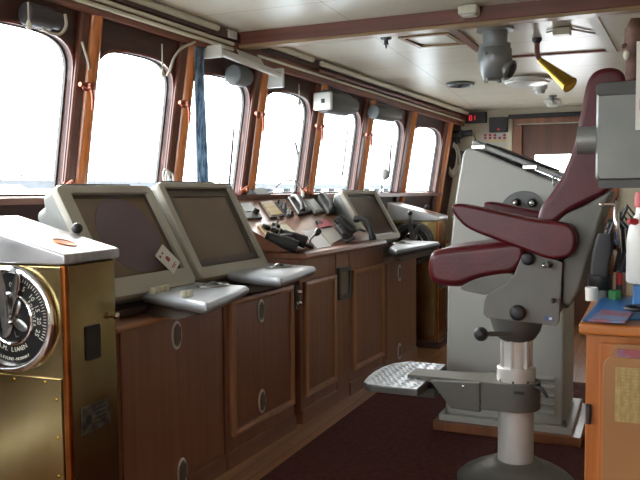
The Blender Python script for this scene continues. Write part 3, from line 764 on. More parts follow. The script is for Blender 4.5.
    mb = MB(); mb.prism([Sd @ Vector((x, y, 0)) for x, y in rrect(.075, .12, .01, cx=-.005, cy=.79)], Sd.to_3x3() @ Vector((0, 0, .006))); mb.build('black_cover', M_black, t)
    mb = MB(); mb.lathe([(.008, 0), (.008, .012), (.013, .016), (.013, .026), (.006, .031)], 14, Sd @ Matrix.Translation((.105, .865, 0))); mb.build('knob', M_copper if not full else M_chrome, t)
    mb = MB(); mb.box((.0, .53, .003), (.155, .092, .005), Sd); lp = mb.build('label_plate', M_label, t, bevel=.001)
    mb = MB()
    for k in range(4): mb.box((.02, .555-.016*k, .006), (.07-.012*(k % 2), .004, .001), Sd)
    mb.lathe([(.016, .0), (.016, .0012)], 16, Sd @ Matrix.Translation((-.045, .53, .0055))); mb.build('plate_print', M_black2, lp)
    return t
telegraph(-1.965, 1.885, math.radians(3), .44, 'big brass engine telegraph pedestal closest to the camera, with white lettered black dial', full=True, lever=.04)
telegraph(-1.795, 6.0, 0, .42, 'distant brass engine telegraph pedestal beyond the far radar', ztop_=1.055, full=False, lever=.02)
# corner cabinet and little white box past the far telegraph
p = ay(443, 219, 6.75)
t = thing('corner_cabinet', 'reddish wooden cabinet with a white top in the far corner past the brass pedestal', 'cabinet', (p.x, 6.75, 0))
mb = MB(); mb.box((-1.45, 6.9, .52), (.34, .44, 1.04), None); mb.build('body', M_doortrim, t, bevel=.004)
mb = MB(); mb.box((-1.45, 6.9, 1.055), (.37, .46, .03)); mb.build('top', M_white, t, bevel=.003)
mb = MB(); mb.box((-1.545, 6.8, 1.125), (.075, .09, .11)); tag(mb.build('white_box', M_white, bevel=.004), 'small upright white box on the white topped corner cabinet', 'box')
# dark round object on a stalk behind the far telegraph
t = thing('stalk_mirror', 'small dark round mirror on a stalk on the sill behind the far brass pedestal', 'mirror', wallP(6.1, 1.29, .05))
b = wallP(6.1, 1.285, .06); e = b+Vector((.02, .03, .14))
mb = MB(); mb.tube([b-Vector((0, 0, .02)), b+Vector((0, 0, .08)), e], .007); mb.build('stalk', M_black, t)
mb = MB(); mb.sphere(e+Vector((0, 0, .03)), .05, 18, None, (.75, .4, 1)); mb.build('head', M_radars, t)

# ================================================================== helm chair
YC = 3.33; YN = 3.11
PX = ay(516, 400, YC).x
t = thing('helm_chair', 'maroon leather helm chair on a steel column with a checker plate footrest', 'chair', (PX, YC, 0))
def soft(pts, n=2):
    for _ in range(n):
        out = []
        for i, (x, y) in enumerate(pts):
            a, b = pts[(i+1) % len(pts)]; out += [(.75*x+.25*a, .75*y+.25*b), (.25*x+.75*a, .25*y+.75*b)]
        pts = out
    return pts
def pr(name, pts, y, d, m, bev=.0, seg=3, par=None):
    if name in ('seat', 'armrest', 'backrest', 'seat_shell'): pts = soft(pts)
    mb = MB(); mb.prism([ay(u, v, y) for u, v in pts], (0, d, 0)); return mb.build(name, m, par or t, bevel=bev, seg=seg)
pr('seat', [(427, 262), (431, 250.5), (452, 247.5), (484, 244), (527, 239), (527, 262), (512, 276.5), (500, 276.5), (484, 279), (470, 283), (459, 288.5), (432, 285), (427, 275)], YN-.01, .46, M_maroon, .035, 4)
pr('seat_shell', [(457, 289), (470, 281), (484, 276.5), (500, 274), (513, 273), (520, 280), (490, 296), (474, 293)], YN-.018, .476, M_chairgrey, .012)
arm = [(450, 209), (452, 204), (461, 203.5), (500, 212), (537, 220), (558, 222), (572, 225), (578, 240), (572, 257), (551, 261), (524, 250.5), (495, 240), (466, 229), (455, 217)]
pr('armrest', arm, 3.04, .1, M_maroon, .028, 4)
P = [Vector(ay(u, v, 3.04)) + Vector((.03, .5, .0)) for u, v in soft(arm)]; mb = MB(); mb.prism(P, (0, .1, 0)); mb.build('armrest', M_maroon, t, bevel=.028, seg=4)
back = [(536, 224), (540, 207), (551, 193), (562, 176), (574, 146), (579, 120), (583, 98), (587, 79), (596, 69), (613, 66), (625, 72), (628, 90), (625, 130), (613, 190), (588, 203), (568, 212), (553, 226)]
pr('backrest', back, YN+.02, .42, M_maroon, .035, 4)
shell = [(550, 228), (566, 214), (586, 205), (612, 190), (604, 210), (593, 245), (579, 291), (570, 307), (562, 304), (561, 262), (573, 247)]
sh = pr('back_shell', shell, YN, .46, M_chairgrey, .014)
# net pocket behind the shell
mb = MB(); A = [ay(u, v, YN) for u, v in ((603, 218), (594, 246), (581, 290))]; B = [a+Vector((.055, 0, -.01)) for a in A]
for k in range(12):
    yy = .01+.43*k/11; c = []
    for s in [i/10 for i in range(11)]:
        p = A[0].lerp(A[1], s*2) if s < .5 else A[1].lerp(A[2], s*2-1); c.append(p+Vector((.05*math.sin(PI*(.2+.8*s))+.012, yy, 0)))
    mb.tube(c, .0035, 5)
for s in [i/12 for i in range(13)]:
    p = A[0].lerp(A[1], s*2) if s < .5 else A[1].lerp(A[2], s*2-1); x = .05*math.sin(PI*(.2+.8*s))+.012; mb.tube([p+Vector((x, .01, 0)), p+Vector((x, .44, 0))], .003, 5)
mb.build('net_pocket', M_black, t)
br = [(521, 258), (514, 274), (506, 284), (496, 289), (486, 296), (484, 302), (483, 314), (487, 318), (496, 319), (556, 326), (559, 322), (563, 262), (545, 256), (528, 252)]
b1 = pr('side_bracket', br, YN-.03, .025, M_chairgrey, .005, 2)
P = [Vector(ay(u, v, YN-.03)) + Vector((0, .48, 0)) for u, v in br]; mb = MB(); mb.prism(P, (0, .025, 0)); mb.build('side_bracket', M_chairgrey, t, bevel=.005)
mb = MB(); a, b = ay(490, 312, YN), ay(556, 318, YN); mb.box(((a.x+b.x)/2, YC, a.z+.01), (b.x-a.x, .46, .05)); mb.build('cross_plate', M_dkgrey, t, bevel=.004)
def knob(u, v, r, m, y=YN-.03, name='knob', par=None):
    mb = MB(); c = ay(u, v, y); mb.lathe([(r*.5, -.002), (r*.5, .01), (r*.95, .014), (r, .022), (r*.9, .034), (r*.5, .04)], 20, frame(c, (1, 0, 0), (0, 0, 1), (0, -1, 0))); mb.build(name, m, par or b1, angle=60)
knob(528.5, 258.5, .026, M_black2); knob(518.5, 312, .033, M_black2); knob(545, 265, .01, M_chrome, name='bolt'); knob(554, 300, .01, M_black2, name='bolt'); knob(549, 264, .014, M_dkgrey, name='bolt')
mb = MB(); c = ay(549, 318.5, YN-.031); mb.box(c, (.035, .002, .016)); mb.build('sticker', M_flag, b1)
mb = MB(); mb.box(c+Vector((.006, -.0012, 0)), (.012, .001, .01)); mb.build('sticker_patch', M_white, b1)
# swivel head, column, collars
def zc_(v): return ay(516, v, YC).z
MP = Matrix.Translation((PX, YC, 0))
z1, z2, z3 = zc_(318), zc_(330), zc_(340)
mb = MB(); mb.lathe([(.06, z3), (.078, z3+.01), (.1, z2), (.115, z1-.004), (.115, z1+.012)], 32, MP); mb.build('swivel_head', M_dkgrey, t)
a = Vector((PX, YC-.09, z2)); b = ay(481, 334, YC-.16)
mb = MB(); mb.tube([a, b], .011); lv = mb.build('adjusting_lever', M_dkgrey, t); mb = MB(); mb.sphere(b, .031, 18); mb.build('ball', M_black2, lv)
zc1, zc2 = zc_(366), zc_(386)
mb = MB(); mb.lathe([(.058, zc1-.02), (.058, z3+.012)], 32, MP)
for k in range(6):
    a = 2*PI*k/6+.35; mb.tube([(PX+.062*math.cos(a), YC+.062*math.sin(a), zc1-.01), (PX+.062*math.cos(a), YC+.062*math.sin(a), z3+.01)], .008, 8)
mb.build('upper_column', M_steelpole, t)
mb = MB(); mb.lathe([(.08, zc2-.02), (.083, zc2), (.083, zc1-.004), (.078, zc1), (.058, zc1)], 32, MP); col = mb.build('collar', M_steelpole, t)
for k in range(8):
    a = 2*PI*k/8; mb = MB(); mb.sphere((.083*math.cos(a), .083*math.sin(a), (zc1+zc2)/2-.01), .006, 8, MP); mb.build('screw', M_dkgrey, col)
zb = zc_(459)
mb = MB(); mb.lathe([(.077, zb-.02), (.077, zc2-.01)], 36, MP); mb.build('lower_column', M_steelpole, t)
mb = MB(); mb.lathe([(.255, .01), (.255, .024), (.235, .042), (.19, .068), (.15, .085), (.118, zb-.014), (.112, zb-.004), (.09, zb), (.07, zb)], 48, MP); mb.build('base', M_chairdk, t, angle=60)
# footrest
ys_ = YC-.105
zs1, zs0 = ay(510, 385, ys_).z, ay(510, 413, ys_).z
mb = MB(); x0 = ay(480, 400, ys_).x
pts = [(x0, YC-.1), (PX, YC-.105)] + [(PX+.105*math.sin(a), YC-.105*math.cos(a)) for a in [PI*k/12 for k in range(1, 12)]] + [(PX, YC+.105), (x0, YC+.1)]
mb.loft([[Vector((x, y, z)) for x, y in pts] for z in (zs0, zs1)]); slv = mb.build('footrest_sleeve', M_chairdk, t, bevel=.004)
mb = MB(); mb.box((PX+.03, ys_-.001, (zs0+zs1)/2+.03), (.045, .004, .012)); mb.build('slot', M_black, slv)
mb = MB(); h = Vector((PX+.09, YC-.06, zs1-.01)); mb.tube([h, h+Vector((.03, -.02, .0)), h+Vector((.055, -.035, -.03))], [.01, .008, .006]); mb.build('clamp_handle', M_black, slv)
q = [ay(u, v, ys_) for u, v in ((430, 381), (479.5, 383.5), (480, 412.5), (451, 408.5))]
mb = MB(); mb.prism(q, (0, .21, 0)); fa = mb.build('footrest_arm', M_chairdk, t, bevel=.004)
mb = MB(); mb.sphere(ay(463.5, 386.5, ys_-.003), .008, 10); mb.build('bolt', M_chrome, fa)
zf = .445; y0, y1 = 3.19, 3.73
c = [az(363, 386, zf), az(423, 386, zf), az(446, 363, zf), az(392, 361.5, zf)]
xL, xR = -1.19, -.905
pts = rrect(xR-xL, .5, .045, cx=(xL+xR)/2, cy=YC+.02)
pts = [(x, y) for x, y in pts]
# rounded outer edge
outer = [(xR, YC-.24), (xR, YC+.27), (xL+.09, YC+.27), (xL+.03, YC+.2), (xL+.005, YC+.1), (xL, YC-.0), (xL+.005, YC-.1), (xL+.02, YC-.2), (xL+.05, YC-.235), (xL+.08, YC-.24)]
mb = MB(); mb.loft([[Vector((x, y, zf-.032)) for x, y in outer], [Vector((x, y, zf-.004)) for x, y in outer]]); fp = mb.build('foot_plate', M_dkgrey, t, bevel=.004)
cx_, cy_ = sum(p[0] for p in outer)/len(outer), sum(p[1] for p in outer)/len(outer)
ins = [(cx_+(x-cx_)*.965, cy_+(y-cy_)*.975) for x, y in outer]
mb = MB(); mb.loft([[Vector((x, y, zf-.004)) for x, y in ins], [Vector((x, y, zf)) for x, y in ins]])
i = 0
y = YC-.215
while y < YC+.255:
    x = xL+.035 + (.013 if i % 2 else 0)
    while x < xR-.015:
        if not (y > YC+.17 and x < xL+.09) and not (y < YC-.19 and x < xL+.06) :
            a = PI/4 if (i+int(round((x-xL)/.027))) % 2 else -PI/4
            mb.sphere((0, 0, 0), .0125, 8, Matrix.Translation((x, y, zf)) @ rotz(a), (1, .34, .3))
        x += .027
    y += .024; i += 1
mb.build('checker_plate', M_tread, fp)
mb = MB(); mb.box(((xR-.1+c[1].x)/2-.02, YC, zf-.055), (.2, .16, .045)); mb.build('plate_support', M_chairdk, t, bevel=.004)
mb = MB(); p = ay(440, 388, ys_); mb.box(((xR-.1+x0)/2, YC, zs1-.02), (.34, .14, .03)); mb.build('plate_carrier', M_chairdk, t, bevel=.004)

# ================================================================== grey cabinet unit behind the chair
YL = 3.94
t = thing('grey_console', 'grey painted steel console with a sloping lid on a wooden plinth behind the chair', 'console', (-.67, YL+.28, 0))
mb = MB(); mb.box((-.675, YL+.28, .0345), (.76, .66, .05)); mb.build('plinth', M_doortrim, t, bevel=.004)
fl = MB(); fl.box((-.685, YL+.28, .075), (.69, .6, .035)); flg = fl.build('flange', M_lock, t, bevel=.004)
for x in (-.99, -.685, -.38):
    mb = MB(); mb.lathe([(.012, .09), (.012, .105), (.007, .106), (.007, .125)], 8, Matrix.Translation((x, YL+.005, 0))); mb.build('bolt', M_alu, flg)
prof = [(-1.0, .09), (-.385, .09), (-.385, 1.335), (-.45, 1.345), (-.855, 1.525), (-.895, 1.52), (-.91, 1.49), (-.945, 1.28), (-.985, .9)]
mb = MB(); mb.loft([[Vector((x, y, z)) for x, z in prof] for y in (YL, YL+.54)]); bd = mb.build('body', M_lock, t, bevel=.016, seg=3)
# sloping lid with rail and clips
def slope(s, up=0): return Vector((-.87+s*.5, 0, 1.545-s*.213+up))
mb = MB(); mb.loft([[slope(s, dz)+Vector((0, y, 0)) for y, dz in ((YL-.01, 0), (YL+.55, 0), (YL+.55, .03), (YL-.01, .03))] for s in (.03, .97)]); ld = mb.build('lid', M_vent, t, bevel=.006)
mb = MB(); mb.loft([[slope(s, dz)+Vector((0, y, 0)) for y, dz in ((YL+.02, .03), (YL+.5, .03), (YL+.5, .038), (YL+.02, .038))] for s in (.16, .8)]); mb.build('lid_glass_frame', M_black2, ld, bevel=.004)
for s in (.1, .62):
    mb = MB(); c = slope(s, .004); mb.box((c.x, YL-.018, c.z), (.07, .014, .024)); mb.build('clip', M_chrome, ld, bevel=.004)
mb = MB(); c = ay(555, 181, YL-.03)
mb.tube([c+Vector((.012*math.cos(k*.7), -.0, .012*math.sin(k*.7)+k*.0009-.02)) for k in range(46)], .0035, 6); mb.build('cord_coil', M_alu, ld)
# half-round control plate
cz = ay(523, 214, YL-.01); pts = [(cz.x+.118*math.cos(PI*k/20), cz.z+.118*math.sin(PI*k/20)) for k in range(21)]
mb = MB(); mb.loft([[Vector((x, y, z)) for x, z in pts] for y in (YL-.012, YL+.001)]); hp = mb.build('control_plate', M_lockd, t)
for u in (516.5, 532.5):
    mb = MB(); c = ay(u, 203, YL-.012); mb.lathe([(.024, 0), (.022, .02), (.012, .026), (.012, .03)], 18, frame(c, (1, 0, 0), (0, 0, 1), (0, -1, 0))); kk = mb.build('knob', M_black, hp)
    mb = MB(); mb.sphere(c+Vector((0, -.034, 0)), .014, 14); mb.build('knob_cap', M_chrome, kk)
for k in range(5):
    z = .335-.044*k; mb = MB(); n = 8
    mb.loft([[Vector((x, YL-.018*math.sin(PI*j/n)-.0, z+.012*math.cos(PI*j/n))) for j in range(n+1)] for x in (-.525, -.43)]); mb.build('louvre', M_lock, bd)
mb = MB(); mb.lathe([(.02, 0), (.018, .025), (.006, .03)], 16, frame(ay(480, 332, YL), (1, 0, 0), (0, 0, 1), (0, -1, 0))); mb.build('side_knob', M_black2, t)

# ================================================================== things on the ceiling
def ch(u, v, d=0): return hit(u, v, lambda p: p.z-zc(p.y)+d, 12)
def ceil_frame(p): return frame((p.x, p.y, zc(p.y)-.002), (1, 0, 0), (0, -1, 0), (0, 0, -1))
p = ch(495, 28); Q = ceil_frame(p)
def dz(v, y=p.y): return zc(p.y)-ay(495, v, y).z
t = thing('ventilator', 'grey metal ventilator trunk with a slanted mouth hanging from the ceiling', 'ventilator', p)
mb = MB(); mb.lathe([(.108, 0), (.108, .016), (.074, .02), (.07, dz(45)-.01), (.09, dz(45)-.006), (.09, dz(49))], 36, Q); mb.build('trunk', M_vent, t)
mb = MB(); h0, h1, h2 = dz(49), dz(60), dz(80); mb.lathe([(.085, h0-.012), (.097, h0+.004), (.098, h1), (.09, h1+.03), (.07, h2-.012), (.055, h2-.004), (.03, h2)], 36, Q); hd = mb.build('head', M_vent, t, angle=50)
c = Q @ Vector((.055, 0, dz(68))); ax_ = Vector((.8, -.25, -.42)).normalized(); F_ = along(c, c+ax_)
mb = MB(); mb.lathe([(.05, -.04), (.058, .0), (.06, .045), (.052, .05), (.046, .05), (.044, .02), (.0, .015)], 28, F_, caps=False); mb.build('mouth', M_vent, hd)
mb = MB(); mb.lathe([(.044, .016), (.044, .019)], 24, F_); mb.build('mouth_opening', M_black2, hd)
for a in (.4, 2.2, 3.6, 5.0):
    mb = MB(); mb.box((.062*math.cos(a), .062*math.sin(a), h2-.002), (.02, .02, .022), Q); mb.build('lug', M_vent, hd, bevel=.003)
mb = MB(); mb.sphere((-.035, .088, h0+.035), .012, 10, Q); mb.build('bolt', M_vent, hd)

p = ch(537, 38)
t = thing('voice_pipe', 'polished brass voice pipe horn on a brown bent pipe under the ceiling', 'horn', p)
Q = ceil_frame(p); mb = MB(); mb.lathe([(.03, 0), (.03, .012), (.018, .03)], 20, Q); mb.build('flange', M_brown if False else M_black2, t)
b1_, b2_ = ay(537, 52, p.y), ay(540, 60, p.y-.01)
mb = MB(); mb.tube([Vector((p.x, p.y, zc(p.y)-.01)), b1_, b1_.lerp(b2_, .5)+Vector((-.004, 0, 0)), b2_], .0165, 14); mb.build('pipe', M_strip, t)
e = ay(570, 85, p.y-.12); mb = MB()
mb.tube([b2_-(e-b2_)*.03, b2_.lerp(e, .3), b2_.lerp(e, .8), e, e+(b2_-e)*.02, b2_.lerp(e, .7)], [.016, .026, .042, .05, .045, .036], 28); mb.build('horn', M_hornbrass, t, angle=50)
mb = MB(); mb.lathe([(.034, 0), (.034, .002)], 20, along(b2_.lerp(e, .82), e)); mb.build('horn_throat', M_black2, t)

p = ch(527, 79); Q = ceil_frame(p); t = thing('ceiling_lamp', 'large round white ceiling lamp behind the brass horn', 'lamp', p)
mb = MB(); mb.lathe([(.19, 0), (.19, .018), (.178, .024)], 48, Q); mb.build('rim', M_white, t)
mb = MB(); mb.lathe([(.176, .02), (.165, .038), (.12, .054), (.06, .06), (.01, .061)], 48, Q); mb.build('diffuser', M_lampglass, t)
p = ch(460, 83.5); Q = ceil_frame(p); t = thing('ceiling_vent', 'dark round air vent in the ceiling left of the ventilator', 'vent', p)
mb = MB(); mb.lathe([(.115, 0), (.115, .012), (.1, .02), (.09, .012)], 36, Q); mb.build('rim', M_lockd, t)
for r in (.072, .05, .028):
    mb = MB(); mb.lathe([(r+.012, .004), (r+.012, .012), (r, .02), (r-.004, .012)], 30, Q); mb.build('ring', M_black2, t)
for (u, v, lab) in ((386, 37.5, 'small sprinkler head on the ceiling just past the beam, left of the hatch'), (553, 95.5, 'small sprinkler head on the ceiling behind the brass horn')):
    p = ch(u, v); Q = ceil_frame(p); t = thing('sprinkler', lab, 'sprinkler', p, 'ceiling sprinklers')
    mb = MB(); mb.lathe([(.036, 0), (.032, .01), (.014, .014), (.012, .035), (.018, .038), (.018, .042)], 18, Q); mb.build('body', M_lockd, t)
    mb = MB(); mb.lathe([(.004, .04), (.008, .055), (.003, .066)], 10, Q); mb.build('nozzle', M_alu, t)
for (u, v, r, lab) in ((540, 89, .06, 'white smoke detector on the ceiling next to the round lamp'), (557, 109.5, .075, 'white smoke detector on the ceiling furthest away, near the far wall')):
    p = ch(u, v-3); p.y = min(p.y, 7.1); Q = ceil_frame(p); t = thing('smoke_detector', lab, 'detector', p, 'ceiling smoke detectors')
    mb = MB(); mb.lathe([(r, 0), (r, .02), (r*.9, .03)], 28, Q); mb.build('base', M_white, t)
    mb = MB(); mb.lathe([(r*.72, .028), (r*.7, .05), (r*.5, .064), (r*.1, .066)], 28, Q); mb.build('sensor', M_white, t)
p = ch(562, 28); Q = ceil_frame(p); t = thing('junction_box', 'white junction box with a cable on the ceiling above the brass horn', 'box', p)
mb = MB(); mb.box((0, 0, .02), (.1, .09, .04), Q); mb.build('box', M_cream, t, bevel=.008)
mb = MB(); q = ch(600, 33); q2 = ch(547, 31); mb.tube([Vector((p.x+.05, p.y, zc(p.y)-.01)), Vector((q.x, q.y, zc(q.y)-.008))], .006); mb.tube([Vector((p.x-.05, p.y, zc(p.y)-.01)), Vector((q2.x, q2.y, zc(q2.y)-.008))], .006); mb.build('cable', M_cable, t)
t = thing('junction_box', 'white box on the near side of the ceiling beam', 'box', (-.9, BY-.05, zc(BY)))
p = ch(470, 6); mb = MB(); mb.box((p.x, BY-.05, zc(BY)-.028), (.1, .09, .05)); mb.build('box', M_cream, t, bevel=.01)
mb = MB(); mb.box((p.x, BY-.05, zc(BY)-.055), (.07, .06, .006)); mb.build('cover', M_white, t)
# hatch frame and battens let into the ceiling
def batten(name, pts, w, h, m):
    mb = MB()
    for a, b in zip(pts[:-1], pts[1:]):
        a, b = Vector(a), Vector(b); d = (b-a).normalized(); n = d.cross(Vector((0, 0, 1))).normalized()
        a, b = a-d*w*.5, b+d*w*.5
        mb.loft([[q+n*w/2-Vector((0, 0, h)), q+n*w/2+Vector((0, 0, .004)), q-n*w/2+Vector((0, 0, .004)), q-n*w/2-Vector((0, 0, h))] for q in (a, b)])
    return mb.build(name, m, kind='structure')
def cp(u, v): p = ch(u, v); return (p.x, p.y, zc(p.y))
batten('trim_15', [cp(401, 37), cp(447, 32.5), cp(463, 42.5), cp(421, 46), cp(401, 37)], .028, .012, M_hatch)
batten('trim_16', [cp(450, 26), cp(479, 49)], .05, .014, M_strip)
batten('trim_17', [cp(491, 57.5), cp(606, 50)], .03, .012, M_strip)
batten('trim_18', [cp(590, 12), cp(612, 50)], .06, .012, M_cream)

# ================================================================== runs along the window wall
def run_pts(d, zoff, y0, y1):
    n = max(2, int((y1-y0)/.2)); out = []
    for i in range(n+1):
        y = y0+(y1-y0)*i/n; p = wallP(y, zc(y)); out.append(Vector((p.x+d, y, zc(y)-zoff)))
    return out
for k, (d, zo, y0, y1, r, m, lab) in enumerate(((.055, .022, 1.6, 3.8, .02, M_cream, 'thick pale conduit in the corner of ceiling and window wall, near end'),
        (.052, .085, 1.6, 3.95, .011, M_cream, 'upper of two thin pale pipes under the conduit, near end'),
        (.05, .115, 1.6, 3.95, .011, M_cream, 'lower of two thin pale pipes under the conduit, near end'),
        (.075, .02, 4.25, 4.8, .02, M_cream, 'short pale conduit in the ceiling corner just past the beam'),
        (.085, .03, 4.9, 7.4, .02, M_cream, 'long pale conduit along the ceiling corner towards the far wall'),
        (.06, .075, 4.9, 7.4, .015, M_beam, 'brown pipe below the long pale conduit towards the far wall'),
        (.052, .105, 4.2, 7.4, .009, M_cream, 'thin pale pipe under the ceiling corner between beam and far wall'))):
    mb = MB(); mb.tube(run_pts(d, zo, y0, y1), r, 12); tag(mb.build('conduit', m), lab, 'conduit', 'conduits along the window wall')
mb = MB(); pts = run_pts(.12, .0, 5.0, 7.3)
# white box where the beam meets the header
p = wallP(BY-.12, zc(BY)); mb = MB(); mb.box((p.x+.02, BY-.08, zc(BY)-.028), (.1, .09, .05)); tag(mb.build('junction_box', M_white, bevel=.006), 'flat white box at the window end of the ceiling beam', 'box')
# roller blind
t = thing('roller_blind', 'pale rolled up window blind on brackets, right below the window end of the beam', 'blind', wallP(4.0, 2.08, .1))
a, b = wallP(3.77, 2.125, .13), wallP(4.36, 2.075, .13)
mb = MB(); mb.tube([a, b], .022, 16); mb.build('roll', M_white, t)
mb = MB(); mb.box(b+Vector((-.04, .03, -.02)), (.13, .03, .12)); mb.build('bracket', M_white, t, bevel=.004)
mb = MB(); mb.box(a+Vector((-.04, -.02, .0)), (.13, .02, .07)); mb.build('bracket', M_white, t, bevel=.004)
mb = MB(); q = [wallP(4.0, 2.17, .06), wallP(4.25, 2.15, .06), wallP(4.25, 2.1, .1), wallP(4.0, 2.12, .1)]; mb.prism(q, (.004, 0, .002)); tag(mb.build('paper_sheet', M_white), 'glossy white sheet tucked behind the rolled up blind', 'paper')
# wiper motors
def wfr(y, z, d): t_ = Vector((2*KW*y, 1, 0)).normalized(); return frame(wallP(y, z, d), t_, (0, 0, 1), t_.cross(Vector((0, 0, 1))))
def motor(u0, v0, u1, v1, lab, plate, r, d=.1, mt=None):
    mt = mt or M_lockd
    a = hit(u0, (v0+v1)/2-2, lambda p: p.x-XW(p.y, p.z)-d); b = hit(u1, (v0+v1)/2+3, lambda p: p.x-XW(p.y, p.z)-d); z = (a.z+b.z)/2
    y0, y1 = a.y, b.y
    t = thing('wiper_motor', lab, 'motor', wallP((y0+y1)/2, z, d), 'wiper motors above the windows')
    A, B = wallP(y0, z, d), wallP(y1, z-.0, d)
    mb = MB(); mb.tube([A, A.lerp(B, .04), A.lerp(B, .7), A.lerp(B, .74), A.lerp(B, .97), B], [r*.9, r, r, r*.75, r*.75, r*.5], 22); mb.build('casing', mt, t)
    mb = MB(); c = A.lerp(B, .4); mb.box(c+Vector((-d/2, 0, .01)), (d, r*1.3, r*1.4)); mb.build('mount', mt, t, bevel=.006)
    if plate:
        Q = wfr(y0-.012, z, d); mb = MB(); mb.box((0, 0, 0), (.03, r*1.5, r*1.8), Q); pl = mb.build('end_plate', M_white, t, bevel=.012)
        mb = MB(); mb.box((-.0155, .0, .01), (.003, .03, .03), Q); mb.build('badge', M_black2, pl)
    return t
motor(325, 88, 354, 115, 'grey wiper motor with a white end plate, above the fifth window', True, .085)
motor(374, 104, 399, 120, 'grey wiper motor without end plate, above the sixth window', False, .06, .08)
motor(234, 65, 249, 83, 'small round grey wiper motor beside the rolled up blind', False, .062, .08)
motor(26, 6, 60, 24, 'grey wiper motor at the top of the window nearest the camera', False, .05, .06, M_motor)
# window dogs and their red clamps
def latch(u, v, lab, low=False):
    p = hit(u, v, lambda p: p.x-XW(p.y, p.z)-.05)
    yp = min((centers[6]-PITCH/2+PITCH*i for i in range(8)), key=lambda q: abs(q-p.y))
    Q = wfr(p.y if low else yp-.02, p.z, .046)
    t = thing('window_latch', lab, 'latch', Q.translation, 'copper latches on the window posts')
    mb = MB(); mb.lathe([(.022, 0), (.022, .008), (.012, .012), (.012, .03), (.017, .034), (.017, .05), (.006, .055)], 16, Q); mb.build('screw', M_copper, t)
    if low:
        mb = MB(); mb.tube([(-.03, -.01, .02), (0, .012, .04), (.03, -.01, .02)], [.011, .016, .011], 12, Q); mb.build('clamp', M_copper, t)
    else:
        mb = MB(); mb.tube([(0, 0, .022), (-.055, .004, .024)], .011, 12, Q); mb.build('arm', M_copper, t)
        mb = MB(); mb.tube([(.01, 0, .03), (.016, -.05, .034), (.014, -.11, .03)], [.009, .01, .006], 10, Q); mb.build('handle', M_copper, t)
latch(72, 83, 'copper latch halfway up the post right of the nearest window')
latch(177, 102, 'copper latch on the post left of the thin curtain')
latch(254, 113, 'copper latch on the post below the end of the rolled blind')
latch(312, 125, 'copper latch on the post left of the plated wiper motor')
latch(361, 134, 'copper latch on the post right of the plated wiper motor')
latch(243, 189, 'red copper clamp at the foot of the post beside the dark wedge on the sill', True)
latch(303, 190, 'red copper clamp at the foot of the post beside the white desk lamp', True)
latch(67, 184, 'red copper clamp at the foot of the post behind the round plot radar', True)
# thin curtain
t0, t1 = wallP(3.67, 2.13, .055), wallP(3.86, 1.30, .05)
mb = MB(); rings = []
for k in range(11):
    s = k/10; c = t0.lerp(t1, s); w_ = .045+.012*s
    ring = [c+Vector((.012*math.sin(j*1.9+s*1.5), (j/13-.5)*2*w_, 0)) for j in range(14)] + [c+Vector((.012*math.sin(j*1.9+s*1.5)-.006, (j/13-.5)*2*w_, 0)) for j in range(13, -1, -1)]
    rings.append(ring)
mb.loft(rings); tag(mb.build('curtain', M_curtain, angle=80), 'thin gathered blue grey curtain hanging at the third window', 'curtain')
# loose cables and cords
def cable(pts, r, m, lab, name='cable', cat='cable', grp='loose cables at the window head'):
    P = [Vector(p) for p in pts]; out = []
    for i in range(len(P)-1):
        p0, p1, p2, p3 = P[max(i-1, 0)], P[i], P[i+1], P[min(i+2, len(P)-1)]
        for k in range(6):
            s = k/6; out.append(.5*((2*p1)+(p2-p0)*s+(2*p0-5*p1+4*p2-p3)*s*s+(3*p1-p0-3*p2+p3)*s**3))
    out.append(P[-1]); mb = MB(); mb.tube(out, r, 8); return tag(mb.build(name, m), lab, cat, grp)
def wh(u, v, d): return hit(u, v, lambda p: p.x-XW(p.y, p.z)-d)
cable([wh(65, 14, .13), wh(66, 26, .13), wh(60, 34, .125), wh(50, 33, .13), wh(42, 28, .13)], .007, M_cable, 'pale cable looping down above the nearest window')
cable([wh(195, 42, .06), wh(182, 48, .05), wh(174, 58, .05), wh(170, 70, .04), wh(167, 76, .03)], .008, M_cable, 'pale cable curving down to the post left of the curtain')
cable([wh(82, 42, .04), wh(85, 52, .04), wh(88, 62, .05), wh(89, 70, .05)], .006, M_cable, 'thin pale cable down the post right of the nearest window')
for (u, v0, v1, lab) in ((28, 2, 20, 'pull cord with a pale bob above the nearest window'), (162, 44, 70, 'pull cord with a pale bob above the second window'), (299, 84, 100, 'white pull cord above the fourth window')):
    dd = .14 if u == 28 else .06; a, b = wh(u, v0, dd), wh(u, v1, dd); b = Vector((a.x, a.y, b.z))
    t = thing('pull_cord', lab, 'cord', b, 'pull cords above the windows')
    mb = MB(); mb.tube([a, b], .0035, 8); mb.build('cord', M_cable, t)
    mb = MB(); mb.lathe([(.004, .0), (.012, -.02), (.014, -.035), (.005, -.042)], 14, Matrix.Translation(b)); mb.build('bob', M_cream, t)
# wipers outside the panes
for (u0, v0, u1, v1, lab) in ((234, 128, 230, 174, 'dark wiper arm outside the third window'), (297, 150, 300, 164, 'dark wiper arm outside the fourth window'), (349, 120, 343, 170, 'dark wiper arm outside the fifth window'), (393, 120, 389, 175, 'dark wiper arm outside the sixth window')):
    a, b = wh(u0, v0, -.12), wh(u1, v1, -.12)
    t = thing('window_wiper', lab, 'wiper', a, 'wipers outside the windows')
    mb = MB(); mb.tube([a, b], .007, 8); mb.build('arm', M_dkgrey, t)
    m_ = a.lerp(b, .75); d = (b-a).normalized()*.12; mb = MB(); mb.box((0, 0, 0), (.012, .02, .3), along(m_, b)); mb.build('blade', M_black2, t)
